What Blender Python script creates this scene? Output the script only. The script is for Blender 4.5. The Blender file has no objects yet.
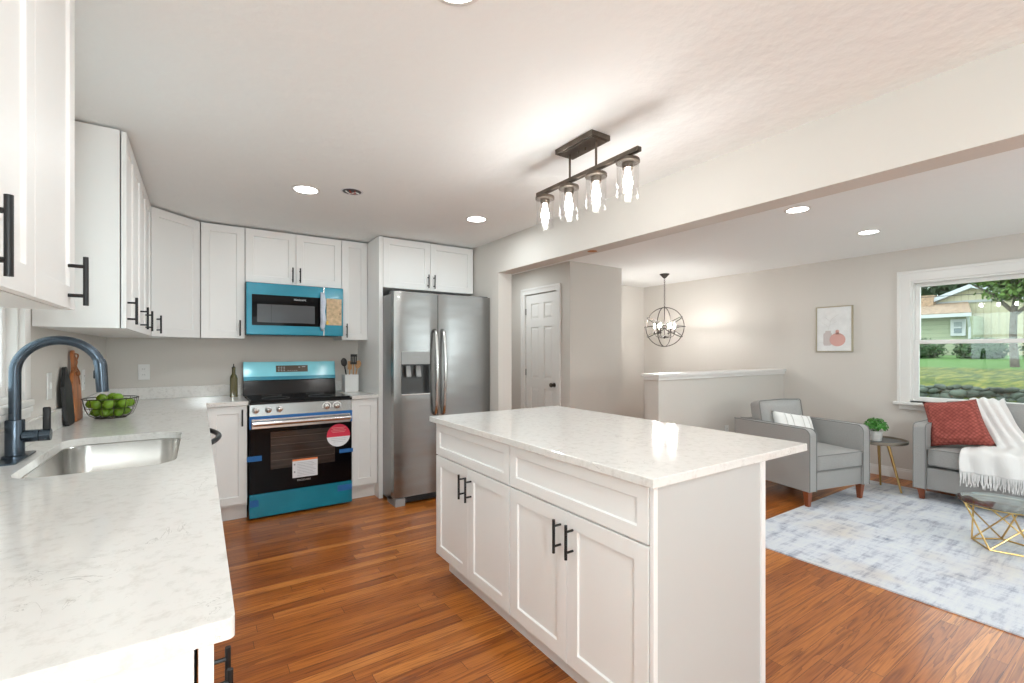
import bpy, bmesh, math, random
from mathutils import Vector, Matrix, noise
random.seed(7)
PI = math.pi
C = bpy.context.scene.collection
scn = bpy.context.scene

# ------------------------------------------------------------------ camera, world, exposure
H = 1.293
cam_d = bpy.data.cameras.new('camera'); cam = bpy.data.objects.new('camera', cam_d); C.objects.link(cam)
cam.location = (0, 0, H); cam.rotation_euler = (PI/2, 0, -0.5923)
cam_d.sensor_width = 36; cam_d.lens = 465/1024*36; cam_d.shift_y = 10/1024
cam_d.clip_start = 0.05; cam_d.clip_end = 300
scn.camera = cam
w = bpy.data.worlds.new('world'); scn.world = w; w.use_nodes = True
bg = w.node_tree.nodes['Background']; bg.inputs[0].default_value = (0.86, 0.945, 1.0, 1); bg.inputs[1].default_value = 2.8
scn.view_settings.view_transform = 'Standard'; scn.view_settings.look = 'None'
scn.view_settings.gamma = 1; scn.view_settings.use_curve_mapping = False
scn.view_settings.exposure = 0.50
LAMP = 4.6       # watts of a recessed downlight
try:
    scn.cycles.use_denoising = True
    scn.cycles.max_bounces = 10; scn.cycles.diffuse_bounces = 6; scn.cycles.transparent_max_bounces = 16
    scn.cycles.sample_clamp_indirect = 6
except Exception: pass
sun_d = bpy.data.lights.new('sun', 'SUN'); sun_d.energy = 0.6; sun_d.angle = 0.15; sun_d.color = (1, .96, .88)
sun = bpy.data.objects.new('sun', sun_d); C.objects.link(sun); sun.rotation_euler = (math.radians(42), 0, math.radians(-120)); sun.location = (8, 0, 10)

# ------------------------------------------------------------------ materials
def nm(name):
    m = bpy.data.materials.new(name); m.use_nodes = True
    nt = m.node_tree; b = nt.nodes['Principled BSDF']
    return m, nt, b
def N(nt, t, **kw):
    n = nt.nodes.new(t)
    for k, v in kw.items(): setattr(n, k, v)
    return n
def L(nt, a, b): nt.links.new(a, b)
def plain(name, col, rough=0.5, metal=0.0, bump=0, bscale=100, var=0, vscale=6, coat=0, spec=None, stretch=None):
    m, nt, b = nm(name)
    b.inputs['Base Color'].default_value = (*col, 1); b.inputs['Roughness'].default_value = rough
    b.inputs['Metallic'].default_value = metal
    if coat: b.inputs['Coat Weight'].default_value = coat; b.inputs['Coat Roughness'].default_value = .08
    if spec is not None: b.inputs['Specular IOR Level'].default_value = spec
    tc = N(nt, 'ShaderNodeTexCoord'); src = tc.outputs['Object']
    if stretch:
        mp = N(nt, 'ShaderNodeMapping'); mp.inputs['Scale'].default_value = stretch; L(nt, src, mp.inputs[0]); src = mp.outputs[0]
    if bump:
        n = N(nt, 'ShaderNodeTexNoise'); n.inputs['Scale'].default_value = bscale; n.inputs['Detail'].default_value = 4; L(nt, src, n.inputs['Vector'])
        bp = N(nt, 'ShaderNodeBump'); bp.inputs['Strength'].default_value = bump; bp.inputs['Distance'].default_value = 0.01
        L(nt, n.outputs[0], bp.inputs['Height']); L(nt, bp.outputs[0], b.inputs['Normal'])
    if var:
        n = N(nt, 'ShaderNodeTexNoise'); n.inputs['Scale'].default_value = vscale; n.inputs['Detail'].default_value = 5; L(nt, src, n.inputs['Vector'])
        r = N(nt, 'ShaderNodeValToRGB'); r.color_ramp.elements[0].position = .3; r.color_ramp.elements[1].position = .7
        r.color_ramp.elements[0].color = (*[max(0, c*(1-var)) for c in col], 1); r.color_ramp.elements[1].color = (*[min(1, c*(1+var)) for c in col], 1)
        L(nt, n.outputs[0], r.inputs[0]); L(nt, r.outputs[0], b.inputs['Base Color'])
    return m
def emit(name, col, s):
    m, nt, b = nm(name); b.inputs['Base Color'].default_value = (*col, 1)
    b.inputs['Emission Color'].default_value = (*col, 1); b.inputs['Emission Strength'].default_value = s
    return m
def glassy(name, tint=(1, 1, 1), refl=.10, k=.6):
    m = bpy.data.materials.new(name); m.use_nodes = True; nt = m.node_tree
    for n in list(nt.nodes):
        if n.type != 'OUTPUT_MATERIAL': nt.nodes.remove(n)
    out = [n for n in nt.nodes if n.type == 'OUTPUT_MATERIAL'][0]
    t = N(nt, 'ShaderNodeBsdfTransparent'); t.inputs[0].default_value = (*tint, 1)
    g = N(nt, 'ShaderNodeBsdfGlossy'); g.inputs['Roughness'].default_value = .02
    lw = N(nt, 'ShaderNodeLayerWeight'); lw.inputs[0].default_value = .35
    mu = N(nt, 'ShaderNodeMath', operation='MULTIPLY_ADD'); mu.inputs[1].default_value = k; mu.inputs[2].default_value = refl*.4
    L(nt, lw.outputs['Fresnel'], mu.inputs[0])
    mx = N(nt, 'ShaderNodeMixShader'); L(nt, mu.outputs[0], mx.inputs[0]); L(nt, t.outputs[0], mx.inputs[1]); L(nt, g.outputs[0], mx.inputs[2])
    L(nt, mx.outputs[0], out.inputs[0])
    return m
def floor_mat():
    m, nt, b = nm('oak_floor')
    tc = N(nt, 'ShaderNodeTexCoord'); sp = N(nt, 'ShaderNodeSeparateXYZ'); L(nt, tc.outputs['Object'], sp.inputs[0])
    def M(op, a, bb=None, c=None):
        n = N(nt, 'ShaderNodeMath', operation=op)
        for i, v in enumerate((a, bb, c)):
            if v is None: continue
            if isinstance(v, (int, float)): n.inputs[i].default_value = v
            else: L(nt, v, n.inputs[i])
        return n.outputs[0]
    W = .064; LEN = 1.0
    yr = M('DIVIDE', sp.outputs[1], W); row = M('FLOOR', yr); fy = M('FRACT', yr)
    wn = N(nt, 'ShaderNodeTexWhiteNoise', noise_dimensions='1D'); L(nt, row, wn.inputs['W'])
    xr = M('ADD', M('DIVIDE', sp.outputs[0], LEN), M('MULTIPLY', wn.outputs['Value'], 7.3)); col = M('FLOOR', xr); fx = M('FRACT', xr)
    cb = N(nt, 'ShaderNodeCombineXYZ'); L(nt, row, cb.inputs[0]); L(nt, col, cb.inputs[1])
    w2 = N(nt, 'ShaderNodeTexWhiteNoise', noise_dimensions='3D'); L(nt, cb.outputs[0], w2.inputs['Vector'])
    # grain: long stretched noise shifted per board
    off = N(nt, 'ShaderNodeVectorMath', operation='SCALE'); L(nt, w2.outputs['Color'], off.inputs[0]); off.inputs['Scale'].default_value = 30
    ad = N(nt, 'ShaderNodeVectorMath', operation='ADD'); L(nt, tc.outputs['Object'], ad.inputs[0]); L(nt, off.outputs[0], ad.inputs[1])
    mp = N(nt, 'ShaderNodeMapping'); mp.inputs['Scale'].default_value = (.62, 15, 1); L(nt, ad.outputs[0], mp.inputs[0])
    wv = N(nt, 'ShaderNodeTexNoise'); wv.inputs['Scale'].default_value = 1.0; wv.inputs['Detail'].default_value = 3; wv.inputs['Distortion'].default_value = .7; L(nt, mp.outputs[0], wv.inputs['Vector'])
    rings = M('FRACT', M('MULTIPLY', wv.outputs[0], 9.0))
    mp2 = N(nt, 'ShaderNodeMapping'); mp2.inputs['Scale'].default_value = (8, 160, 1); L(nt, ad.outputs[0], mp2.inputs[0])
    fn = N(nt, 'ShaderNodeTexNoise'); fn.inputs['Scale'].default_value = 1.0; fn.inputs['Detail'].default_value = 4; L(nt, mp2.outputs[0], fn.inputs['Vector'])
    r1 = N(nt, 'ShaderNodeValToRGB'); e = r1.color_ramp.elements
    e[0].position = 0; e[0].color = (.31, .088, .014, 1); e[1].position = 1; e[1].color = (.58, .22, .046, 1)
    x = e.new(.35); x.color = (.38, .115, .0175, 1); x = e.new(.7); x.color = (.47, .155, .026, 1)
    L(nt, w2.outputs['Value'], r1.inputs[0])
    r2 = N(nt, 'ShaderNodeValToRGB'); e = r2.color_ramp.elements
    e[0].position = 0; e[0].color = (.56, .47, .41, 1); e[1].position = .45; e[1].color = (1.05, 1.05, 1.05, 1)
    L(nt, rings, r2.inputs[0])
    mul = N(nt, 'ShaderNodeMixRGB', blend_type='MULTIPLY'); mul.inputs[0].default_value = .95; L(nt, r1.outputs[0], mul.inputs[1]); L(nt, r2.outputs[0], mul.inputs[2])
    r3 = N(nt, 'ShaderNodeValToRGB'); e = r3.color_ramp.elements
    e[0].position = .3; e[0].color = (.68, .62, .58, 1); e[1].position = .6; e[1].color = (1.1, 1.1, 1.1, 1)
    L(nt, fn.outputs[0], r3.inputs[0])
    mul2 = N(nt, 'ShaderNodeMixRGB', blend_type='MULTIPLY'); mul2.inputs[0].default_value = .7; L(nt, mul.outputs[0], mul2.inputs[1]); L(nt, r3.outputs[0], mul2.inputs[2])
    g1 = M('LESS_THAN', fy, .022); g2 = M('LESS_THAN', fx, .0018); gap = M('MAXIMUM', g1, g2)
    mg = N(nt, 'ShaderNodeMixRGB'); L(nt, gap, mg.inputs[0]); L(nt, mul2.outputs[0], mg.inputs[1]); mg.inputs[2].default_value = (.05, .018, .006, 1)
    L(nt, mg.outputs[0], b.inputs['Base Color'])
    b.inputs['Roughness'].default_value = .32; b.inputs['Specular IOR Level'].default_value = .35; b.inputs['Coat Weight'].default_value = .22; b.inputs['Coat Roughness'].default_value = .14
    bp = N(nt, 'ShaderNodeBump'); bp.inputs['Strength'].default_value = .12; bp.inputs['Distance'].default_value = .004
    L(nt, M('SUBTRACT', fn.outputs[0], gap), bp.inputs['Height']); L(nt, bp.outputs[0], b.inputs['Normal'])
    return m
def quartz_mat():
    m, nt, b = nm('white_quartz')
    tc = N(nt, 'ShaderNodeTexCoord')
    n1 = N(nt, 'ShaderNodeTexNoise'); n1.inputs['Scale'].default_value = 38; n1.inputs['Detail'].default_value = 9; n1.inputs['Roughness'].default_value = .7; L(nt, tc.outputs['Object'], n1.inputs['Vector'])
    r1 = N(nt, 'ShaderNodeValToRGB'); e = r1.color_ramp.elements
    e[0].position = .30; e[0].color = (.63, .61, .58, 1); e[1].position = .50; e[1].color = (.75, .735, .71, 1)
    L(nt, n1.outputs[0], r1.inputs[0])
    mp = N(nt, 'ShaderNodeMapping'); mp.inputs['Scale'].default_value = (1, .6, 1); mp.inputs['Rotation'].default_value = (0, 0, .6); L(nt, tc.outputs['Object'], mp.inputs[0])
    n2 = N(nt, 'ShaderNodeTexNoise'); n2.inputs['Scale'].default_value = 9; n2.inputs['Detail'].default_value = 6; n2.inputs['Distortion'].default_value = 1.6; L(nt, mp.outputs[0], n2.inputs['Vector'])
    ab = N(nt, 'ShaderNodeMath', operation='SUBTRACT'); L(nt, n2.outputs[0], ab.inputs[0]); ab.inputs[1].default_value = .5
    ab2 = N(nt, 'ShaderNodeMath', operation='ABSOLUTE'); L(nt, ab.outputs[0], ab2.inputs[0])
    n3 = N(nt, 'ShaderNodeTexNoise'); n3.inputs['Scale'].default_value = 4; n3.inputs['Detail'].default_value = 3; L(nt, tc.outputs['Object'], n3.inputs['Vector'])
    th = N(nt, 'ShaderNodeMapRange'); th.inputs[1].default_value = .53; th.inputs[2].default_value = .72; th.inputs[3].default_value = 0; th.inputs[4].default_value = .010; L(nt, n3.outputs[0], th.inputs[0])
    lt = N(nt, 'ShaderNodeMath', operation='LESS_THAN'); L(nt, ab2.outputs[0], lt.inputs[0]); L(nt, th.outputs[0], lt.inputs[1])
    sc = N(nt, 'ShaderNodeMath', operation='MULTIPLY'); L(nt, lt.outputs[0], sc.inputs[0]); sc.inputs[1].default_value = .4
    mx = N(nt, 'ShaderNodeMixRGB'); L(nt, sc.outputs[0], mx.inputs[0]); L(nt, r1.outputs[0], mx.inputs[1]); mx.inputs[2].default_value = (.28, .26, .24, 1)
    L(nt, mx.outputs[0], b.inputs['Base Color']); b.inputs['Roughness'].default_value = .09
    return m
def steel_mat(name, col=(.56, .56, .55), rough=.27, vertical=False):
    m, nt, b = nm(name)
    tc = N(nt, 'ShaderNodeTexCoord'); mp = N(nt, 'ShaderNodeMapping')
    mp.inputs['Scale'].default_value = (1.2, 1.2, 220) if not vertical else (220, 220, 1.2)
    L(nt, tc.outputs['Object'], mp.inputs[0])
    n = N(nt, 'ShaderNodeTexNoise'); n.inputs['Scale'].default_value = 3; n.inputs['Detail'].default_value = 4; L(nt, mp.outputs[0], n.inputs['Vector'])
    r = N(nt, 'ShaderNodeValToRGB'); r.color_ramp.elements[0].color = (*[c*.85 for c in col], 1); r.color_ramp.elements[1].color = (*[min(1, c*1.12) for c in col], 1)
    L(nt, n.outputs[0], r.inputs[0]); L(nt, r.outputs[0], b.inputs['Base Color'])
    b.inputs['Metallic'].default_value = 1; b.inputs['Roughness'].default_value = rough
    n2 = N(nt, 'ShaderNodeTexNoise'); n2.inputs['Scale'].default_value = 1.4; L(nt, tc.outputs['Object'], n2.inputs['Vector'])
    mp2 = N(nt, 'ShaderNodeMapping'); mp2.inputs['Scale'].default_value = (.7, .7, 2.8); L(nt, tc.outputs['Object'], mp2.inputs[0]); L(nt, mp2.outputs[0], n2.inputs['Vector'])
    bp = N(nt, 'ShaderNodeBump'); bp.inputs['Strength'].default_value = .4; bp.inputs['Distance'].default_value = .02
    L(nt, n2.outputs[0], bp.inputs['Height']); L(nt, bp.outputs[0], b.inputs['Normal'])
    return m
def rug_mat():
    m, nt, b = nm('faded_rug')
    tc = N(nt, 'ShaderNodeTexCoord')
    def streak(sc, dist):
        mp = N(nt, 'ShaderNodeMapping'); mp.inputs['Scale'].default_value = sc; L(nt, tc.outputs['Object'], mp.inputs[0])
        n = N(nt, 'ShaderNodeTexNoise'); n.inputs['Scale'].default_value = 1; n.inputs['Detail'].default_value = 9; n.inputs['Roughness'].default_value = .72; n.inputs['Distortion'].default_value = dist
        L(nt, mp.outputs[0], n.inputs['Vector']); return n.outputs[0]
    a = streak((3.0, 17, 1), .3); c = streak((15, 4, 1), .2)
    mi = N(nt, 'ShaderNodeMixRGB'); mi.inputs[0].default_value = .42; L(nt, a, mi.inputs[1]); L(nt, c, mi.inputs[2])
    r = N(nt, 'ShaderNodeValToRGB'); e = r.color_ramp.elements
    e[0].position = .36; e[0].color = (.22, .25, .34, 1); e[1].position = .50; e[1].color = (.64, .67, .73, 1)
    x = e.new(.43); x.color = (.46, .49, .57, 1); x = e.new(.60); x.color = (.70, .73, .75, 1)
    L(nt, mi.outputs[0], r.inputs[0])
    n4 = N(nt, 'ShaderNodeTexNoise'); n4.inputs['Scale'].default_value = 2.2; L(nt, tc.outputs['Object'], n4.inputs['Vector'])
    r4 = N(nt, 'ShaderNodeValToRGB'); r4.color_ramp.elements[0].position = .5; r4.color_ramp.elements[0].color = (1, 1, 1, 1); r4.color_ramp.elements[1].position = .75; r4.color_ramp.elements[1].color = (.92, .82, .72, 1)
    L(nt, n4.outputs[0], r4.inputs[0])
    mu = N(nt, 'ShaderNodeMixRGB', blend_type='MULTIPLY'); mu.inputs[0].default_value = .8; L(nt, r.outputs[0], mu.inputs[1]); L(nt, r4.outputs[0], mu.inputs[2])
    L(nt, mu.outputs[0], b.inputs['Base Color']); b.inputs['Roughness'].default_value = .95
    return m
def leaf_ground_mat():
    m, nt, b = nm('leaf_strewn_lawn')
    tc = N(nt, 'ShaderNodeTexCoord'); sp = N(nt, 'ShaderNodeSeparateXYZ'); L(nt, tc.outputs['Object'], sp.inputs[0])
    mp = N(nt, 'ShaderNodeMapping'); mp.inputs['Scale'].default_value = (.22, 1, 1); L(nt, tc.outputs['Object'], mp.inputs[0]); n = N(nt, 'ShaderNodeTexNoise'); n.inputs['Scale'].default_value = 6; n.inputs['Detail'].default_value = 8; n.inputs['Roughness'].default_value = .8; L(nt, mp.outputs[0], n.inputs['Vector'])
    r = N(nt, 'ShaderNodeValToRGB'); e = r.color_ramp.elements
    e[0].position = .42; e[0].color = (.016, .034, .004, 1); e[1].position = .58; e[1].color = (.16, .145, .025, 1)
    x = e.new(.5); x.color = (.06, .085, .009, 1)
    L(nt, n.outputs[0], r.inputs[0])
    r2 = N(nt, 'ShaderNodeValToRGB'); r2.color_ramp.elements[0].color = (.035, .10, .014, 1); r2.color_ramp.elements[1].color = (.08, .16, .026, 1); L(nt, n.outputs[0], r2.inputs[0])
    mr = N(nt, 'ShaderNodeMapRange'); mr.inputs[1].default_value = 19.5; mr.inputs[2].default_value = 20.5; L(nt, sp.outputs[0], mr.inputs[0])
    mx = N(nt, 'ShaderNodeMixRGB'); L(nt, mr.outputs[0], mx.inputs[0]); L(nt, r.outputs[0], mx.inputs[1]); L(nt, r2.outputs[0], mx.inputs[2])
    L(nt, mx.outputs[0], b.inputs['Base Color']); b.inputs['Roughness'].default_value = 1
    return m
def siding_mat(name, col, period, axis=1):
    m, nt, b = nm(name); tc = N(nt, 'ShaderNodeTexCoord'); sp = N(nt, 'ShaderNodeSeparateXYZ'); L(nt, tc.outputs['Object'], sp.inputs[0])
    d = N(nt, 'ShaderNodeMath', operation='DIVIDE'); L(nt, sp.outputs[axis], d.inputs[0]); d.inputs[1].default_value = period
    f = N(nt, 'ShaderNodeMath', operation='FRACT'); L(nt, d.outputs[0], f.inputs[0])
    lt = N(nt, 'ShaderNodeMath', operation='LESS_THAN'); L(nt, f.outputs[0], lt.inputs[0]); lt.inputs[1].default_value = .15
    mx = N(nt, 'ShaderNodeMixRGB'); L(nt, lt.outputs[0], mx.inputs[0]); mx.inputs[1].default_value = (*col, 1); mx.inputs[2].default_value = (*[c*.8 for c in col], 1)
    L(nt, mx.outputs[0], b.inputs['Base Color']); b.inputs['Roughness'].default_value = .8
    return m
def knit_mat():
    m, nt, b = nm('coral_knit'); tc = N(nt, 'ShaderNodeTexCoord')
    mp = N(nt, 'ShaderNodeMapping'); mp.inputs['Rotation'].default_value = (0, .785, 0); L(nt, tc.outputs['Object'], mp.inputs[0])
    v = N(nt, 'ShaderNodeTexVoronoi'); v.inputs['Scale'].default_value = 46; v.inputs['Randomness'].default_value = .25; L(nt, mp.outputs[0], v.inputs['Vector'])
    r = N(nt, 'ShaderNodeValToRGB'); r.color_ramp.elements[0].color = (.48, .125, .095, 1); r.color_ramp.elements[1].color = (.20, .04, .032, 1); r.color_ramp.elements[1].position = .75
    L(nt, v.outputs['Distance'], r.inputs[0]); L(nt, r.outputs[0], b.inputs['Base Color']); b.inputs['Roughness'].default_value = .95
    iv = N(nt, 'ShaderNodeMath', operation='SUBTRACT'); iv.inputs[0].default_value = 1; L(nt, v.outputs['Distance'], iv.inputs[1])
    bp = N(nt, 'ShaderNodeBump'); bp.inputs['Strength'].default_value = .9; bp.inputs['Distance'].default_value = .006; L(nt, iv.outputs[0], bp.inputs['Height']); L(nt, bp.outputs[0], b.inputs['Normal'])
    return m

WALL = plain('greige_paint', (.62, .59, .55), .7, bump=.04, bscale=60)
CEIL = plain('ceiling_paint', (.86, .875, .87), .85, bump=.7, bscale=11)
WHITE = plain('white_cabinet_paint', (.83, .83, .82), .42)
TRIM = plain('white_trim_paint', (.76, .75, .73), .35)
FLOOR = floor_mat(); QUARTZ = quartz_mat()
BLACK = plain('matte_black_metal', (.014, .014, .015), .42, .3)
FAUC = plain('blackened_metal', (.075, .095, .12), .26, .9)
STEEL = steel_mat('brushed_steel', (.29, .29, .285), .27); STEELV = steel_mat('brushed_steel_side', (.36, .36, .36), .4)
HANDLE_STEEL = plain('satin_steel', (.62, .61, .6), .22, 1)
SINKS = plain('sink_steel', (.60, .585, .56), .25, 1, var=.12, vscale=4)
TEAL = plain('teal_protective_film', (.0, .21, .31), .25, .15, var=.10, vscale=5, coat=.12)
TEALL = plain('reflection_teal_film', (.18, .56, .66), .3, .3, var=.22, vscale=2.5, coat=.4, stretch=(1, 1, 1))  # same teal film, painted paler for the reflection on the backguard
BLUE = plain('blue_tape', (.01, .12, .36), .6)
BGLASS = plain('black_glass', (.003, .003, .004), .05, spec=.14)
OVENW = plain('oven_window_glass', (.035, .024, .02), .07, var=.5, vscale=3, stretch=(.6, 1, 14))
BENAM = plain('black_enamel', (.008, .008, .009), .14, spec=.3)
DARKP = plain('dark_plastic', (.04, .04, .042), .45)
GREYP = plain('grey_plastic', (.30, .30, .30), .4)
CARD = plain('tan_cardboard', (.55, .40, .24), .6, var=.3, vscale=30)
CLEARF = plain('crumpled_plastic_wrap', (.55, .60, .70), .2, bump=.8, bscale=40)
PAPER = plain('white_paper_label', (.74, .75, .78), .6)
RED = plain('red_print', (.62, .02, .06), .5); ORANGE = plain('orange_print', (.72, .20, .05), .5); INK = plain('grey_print', (.30, .31, .33), .6)
SILV = plain('silver_print', (.5, .5, .5), .4, .4)
CERAM = plain('white_ceramic', (.8, .8, .79), .18)
BOTTLE = plain('olive_bottle_glass', (.085, .075, .02), .08, coat=.4)
WOODL = plain('light_wood', (.55, .30, .13), .5, var=.2, vscale=20)
ACACIA = plain('acacia_wood', (.42, .15, .05), .45, var=.45, vscale=9, stretch=(1, 6, 1))
SHADE = plain('black_board_shadow', (.02, .02, .02), .6)
TWINE = plain('leather_cord', (.30, .12, .05), .7)
LIME = plain('lime_skin', (.14, .26, .012), .4, bump=.15, bscale=90, var=.35, vscale=12)
BRONZE = plain('brushed_bronze', (.13, .105, .085), .36, .85, var=.25, vscale=20)
IRON = plain('dark_iron', (.06, .05, .045), .45, .7)
BULB = emit('bulb_glow', (1, .99, .96), 66); BULBC = emit('candle_glow', (1, .98, .94), 420)
FILL_GLOBE = emit('fill_globe_glow', (.89, .98, 1), 135); FILL_GLOBE2 = emit('dim_fill_globe_glow', (.90, .98, 1), 52)  # glow of the fill globes added behind the camera
LENS = emit('downlight_lens', (1, .99, .97), 9)
GLASS = glassy('clear_glass', refl=.03, k=.22); PANE = glassy('window_pane', (.96, 1, .98), .06); TABLEG = glassy('table_glass', (.80, .90, .90), .3)
FABRIC = plain('grey_linen', (.36, .355, .345), .95, bump=.5, bscale=420, var=.08, vscale=160)
PIPING = plain('dark_grey_piping', (.22, .22, .215), .95)
WALNUT = plain('walnut_leg', (.22, .06, .022), .35)
WPIL = plain('white_cotton', (.80, .79, .77), .9, bump=.3, bscale=120); GSTRIPE = plain('grey_woven_stripe', (.68, .67, .65), .9)
KNIT = knit_mat(); THROW = plain('white_throw_wool', (.84, .83, .82), .95, bump=.6, bscale=160)
GOLD = plain('brushed_gold', (.62, .42, .17), .3, 1)
TRAY = plain('dark_tray', (.10, .11, .12), .3, .4); TRAYRIM = plain('bronze_tray_rim', (.30, .26, .21), .35, .8)
LEAF = plain('plant_leaf', (.05, .22, .025), .5, var=.4, vscale=60); POT = plain('concrete_pot', (.62, .61, .59), .7, var=.1, vscale=40)
RUG = rug_mat()
ART = plain('art_paper', (.74, .75, .75), .6, var=.06, vscale=14); PINK = plain('terracotta_pink_ink', (.66, .38, .34), .7); TAUPE = plain('taupe_ink', (.55, .50, .49), .7); FAINT = plain('faint_ink', (.62, .62, .60), .7)
FRAMEG = plain('champagne_frame', (.50, .45, .33), .35, .6)
OUTLET = plain('white_plastic', (.76, .76, .75), .35); SLOT = plain('slot_shadow_plastic', (.12, .12, .12), .5)
PLY = plain('raw_plywood_edge', (.50, .33, .17), .7)
BRASSD = plain('aged_bronze_knob', (.10, .085, .07), .3, .9)

# ------------------------------------------------------------------ mesh builder
class MB:
    def __init__(s): s.bm = bmesh.new()
    def box(s, x0, x1, y0, y1, z0, z1, bev=0, seg=2, mat=None):
        ret = bmesh.ops.create_cube(s.bm, size=1)
        vs = ret['verts']
        for v in vs:
            v.co = Vector((x0+(x1-x0)*(v.co.x+.5), y0+(y1-y0)*(v.co.y+.5), z0+(z1-z0)*(v.co.z+.5)))
        if bev:
            es = list({e for v in vs for e in v.link_edges})
            r = bmesh.ops.bevel(s.bm, geom=es, offset=bev, segments=seg, profile=.5, affect='EDGES')
            vs = [v for v in r['verts'] if v.is_valid]
        if mat is not None: bmesh.ops.transform(s.bm, matrix=mat, verts=list({v for v in vs}))
        return s
    def tube(s, pts, r, n=10, caps=True, closed=False):
        pts = [Vector(p) for p in pts]; m = len(pts)
        rr = r if isinstance(r, (list, tuple)) else [r]*m
        rings = []; ref = None
        for i, p in enumerate(pts):
            if closed: t = pts[(i+1) % m]-pts[i-1]
            else: t = pts[min(i+1, m-1)]-pts[max(i-1, 0)]
            t.normalize()
            if ref is None:
                ref = Vector((0, 0, 1)) if abs(t.z) < .9 else Vector((1, 0, 0))
            a = ref - t*ref.dot(t)
            if a.length < 1e-6: a = Vector((1, 0, 0)) - t*t.x
            a.normalize(); bb = t.cross(a); ref = a
            rings.append([s.bm.verts.new(p + (a*math.cos(2*PI*k/n)+bb*math.sin(2*PI*k/n))*rr[i]) for k in range(n)])
        for i in range(m if closed else m-1):
            A, B = rings[i], rings[(i+1) % m]
            for k in range(n):
                s.bm.faces.new((A[k], A[(k+1) % n], B[(k+1) % n], B[k]))
        if caps and not closed:
            s.bm.faces.new(rings[0][::-1]); s.bm.faces.new(rings[-1])
        return s
    def lathe(s, prof, cx=0, cy=0, n=24, cap0=True, cap1=True):
        rings = [[s.bm.verts.new((cx+r*math.cos(2*PI*k/n), cy+r*math.sin(2*PI*k/n), z)) for k in range(n)] for r, z in prof]
        for A, B in zip(rings, rings[1:]):
            for k in range(n): s.bm.faces.new((A[k], A[(k+1) % n], B[(k+1) % n], B[k]))
        if cap0: s.bm.faces.new(rings[0][::-1])
        if cap1: s.bm.faces.new(rings[-1])
        return s
    def prism(s, poly, a0, a1, axis='z'):
        """poly: 2D points; extruded along axis from a0 to a1. axis z: (x,y); y: (x,z); x: (y,z)"""
        def P(p, a):
            return {'z': (p[0], p[1], a), 'y': (p[0], a, p[1]), 'x': (a, p[0], p[1])}[axis]
        A = [s.bm.verts.new(P(p, a0)) for p in poly]; B = [s.bm.verts.new(P(p, a1)) for p in poly]
        n = len(poly)
        for k in range(n): s.bm.faces.new((A[k], A[(k+1) % n], B[(k+1) % n], B[k]))
        s.bm.faces.new(A[::-1]); s.bm.faces.new(B)
        return s
    def panel(s, x0, x1, z0, z1, yf, t, inset=.057, rec=.008, ch=.003):
        """recessed panel slab facing -y with its front at yf"""
        def rect(a, b, c, d, y): return [s.bm.verts.new(p) for p in ((a, y, c), (b, y, c), (b, y, d), (a, y, d))]
        A = rect(x0, x1, z0, z1, yf); i = inset
        B = rect(x0+i, x1-i, z0+i, z1-i, yf); j = i+ch
        D = rect(x0+j, x1-j, z0+j, z1-j, yf+rec); K = rect(x0, x1, z0, z1, yf+t)
        for P, Q in ((A, B), (B, D)):
            for k in range(4): s.bm.faces.new((P[k], P[(k+1) % 4], Q[(k+1) % 4], Q[k]))
        s.bm.faces.new(D)
        for k in range(4): s.bm.faces.new((A[(k+1) % 4], A[k], K[k], K[(k+1) % 4]))
        s.bm.faces.new(K[::-1])
        return s
    def cushion(s, x0, x1, y0, y1, z0, z1, r=.03, bulge=(.02, .02, .02), mat=None, cuts=9, seed=0, wr=.004):
        hx, hy, hz = (x1-x0)/2, (y1-y0)/2, (z1-z0)/2; c = Vector(((x0+x1)/2, (y0+y1)/2, (z0+z1)/2))
        t = bmesh.new(); bmesh.ops.create_cube(t, size=2)
        bmesh.ops.subdivide_edges(t, edges=t.edges[:], cuts=cuts, use_grid_fill=True)
        vm = {}
        for v in t.verts:
            p = v.co.copy(); q = Vector((p.x*hx, p.y*hy, p.z*hz))
            inn = Vector((max(-hx+r, min(hx-r, q.x)), max(-hy+r, min(hy-r, q.y)), max(-hz+r, min(hz-r, q.z))))
            d = q-inn
            if d.length > 1e-9: q = inn + d.normalized()*min(r, d.length) if d.length > r else inn+d
            fx = (1-p.y*p.y)*(1-p.z*p.z); fy = (1-p.x*p.x)*(1-p.z*p.z); fz = (1-p.x*p.x)*(1-p.y*p.y)
            q.x += bulge[0]*fx*p.x; q.y += bulge[1]*fy*p.y; q.z += bulge[2]*fz*p.z
            if wr: q += Vector((0, 0, 1))*noise.noise(Vector((q.x*9+seed, q.y*9, q.z*9)))*wr
            q += c
            if mat is not None: q = mat @ q
            vm[v.index] = s.bm.verts.new(q)
        for f in t.faces: s.bm.faces.new([vm[v.index] for v in f.verts])
        t.free(); return s
    def ball(s, c, r, sc=(1, 1, 1), sub=2, mat=None):
        ret = bmesh.ops.create_icosphere(s.bm, subdivisions=sub, radius=r)
        M = Matrix.Translation(Vector(c)) @ (mat or Matrix.Identity(4)) @ Matrix.Diagonal((*sc, 1))
        bmesh.ops.transform(s.bm, matrix=M, verts=ret['verts']); return s
    def xf(s, M): bmesh.ops.transform(s.bm, matrix=M, verts=s.bm.verts[:]); return s
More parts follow.
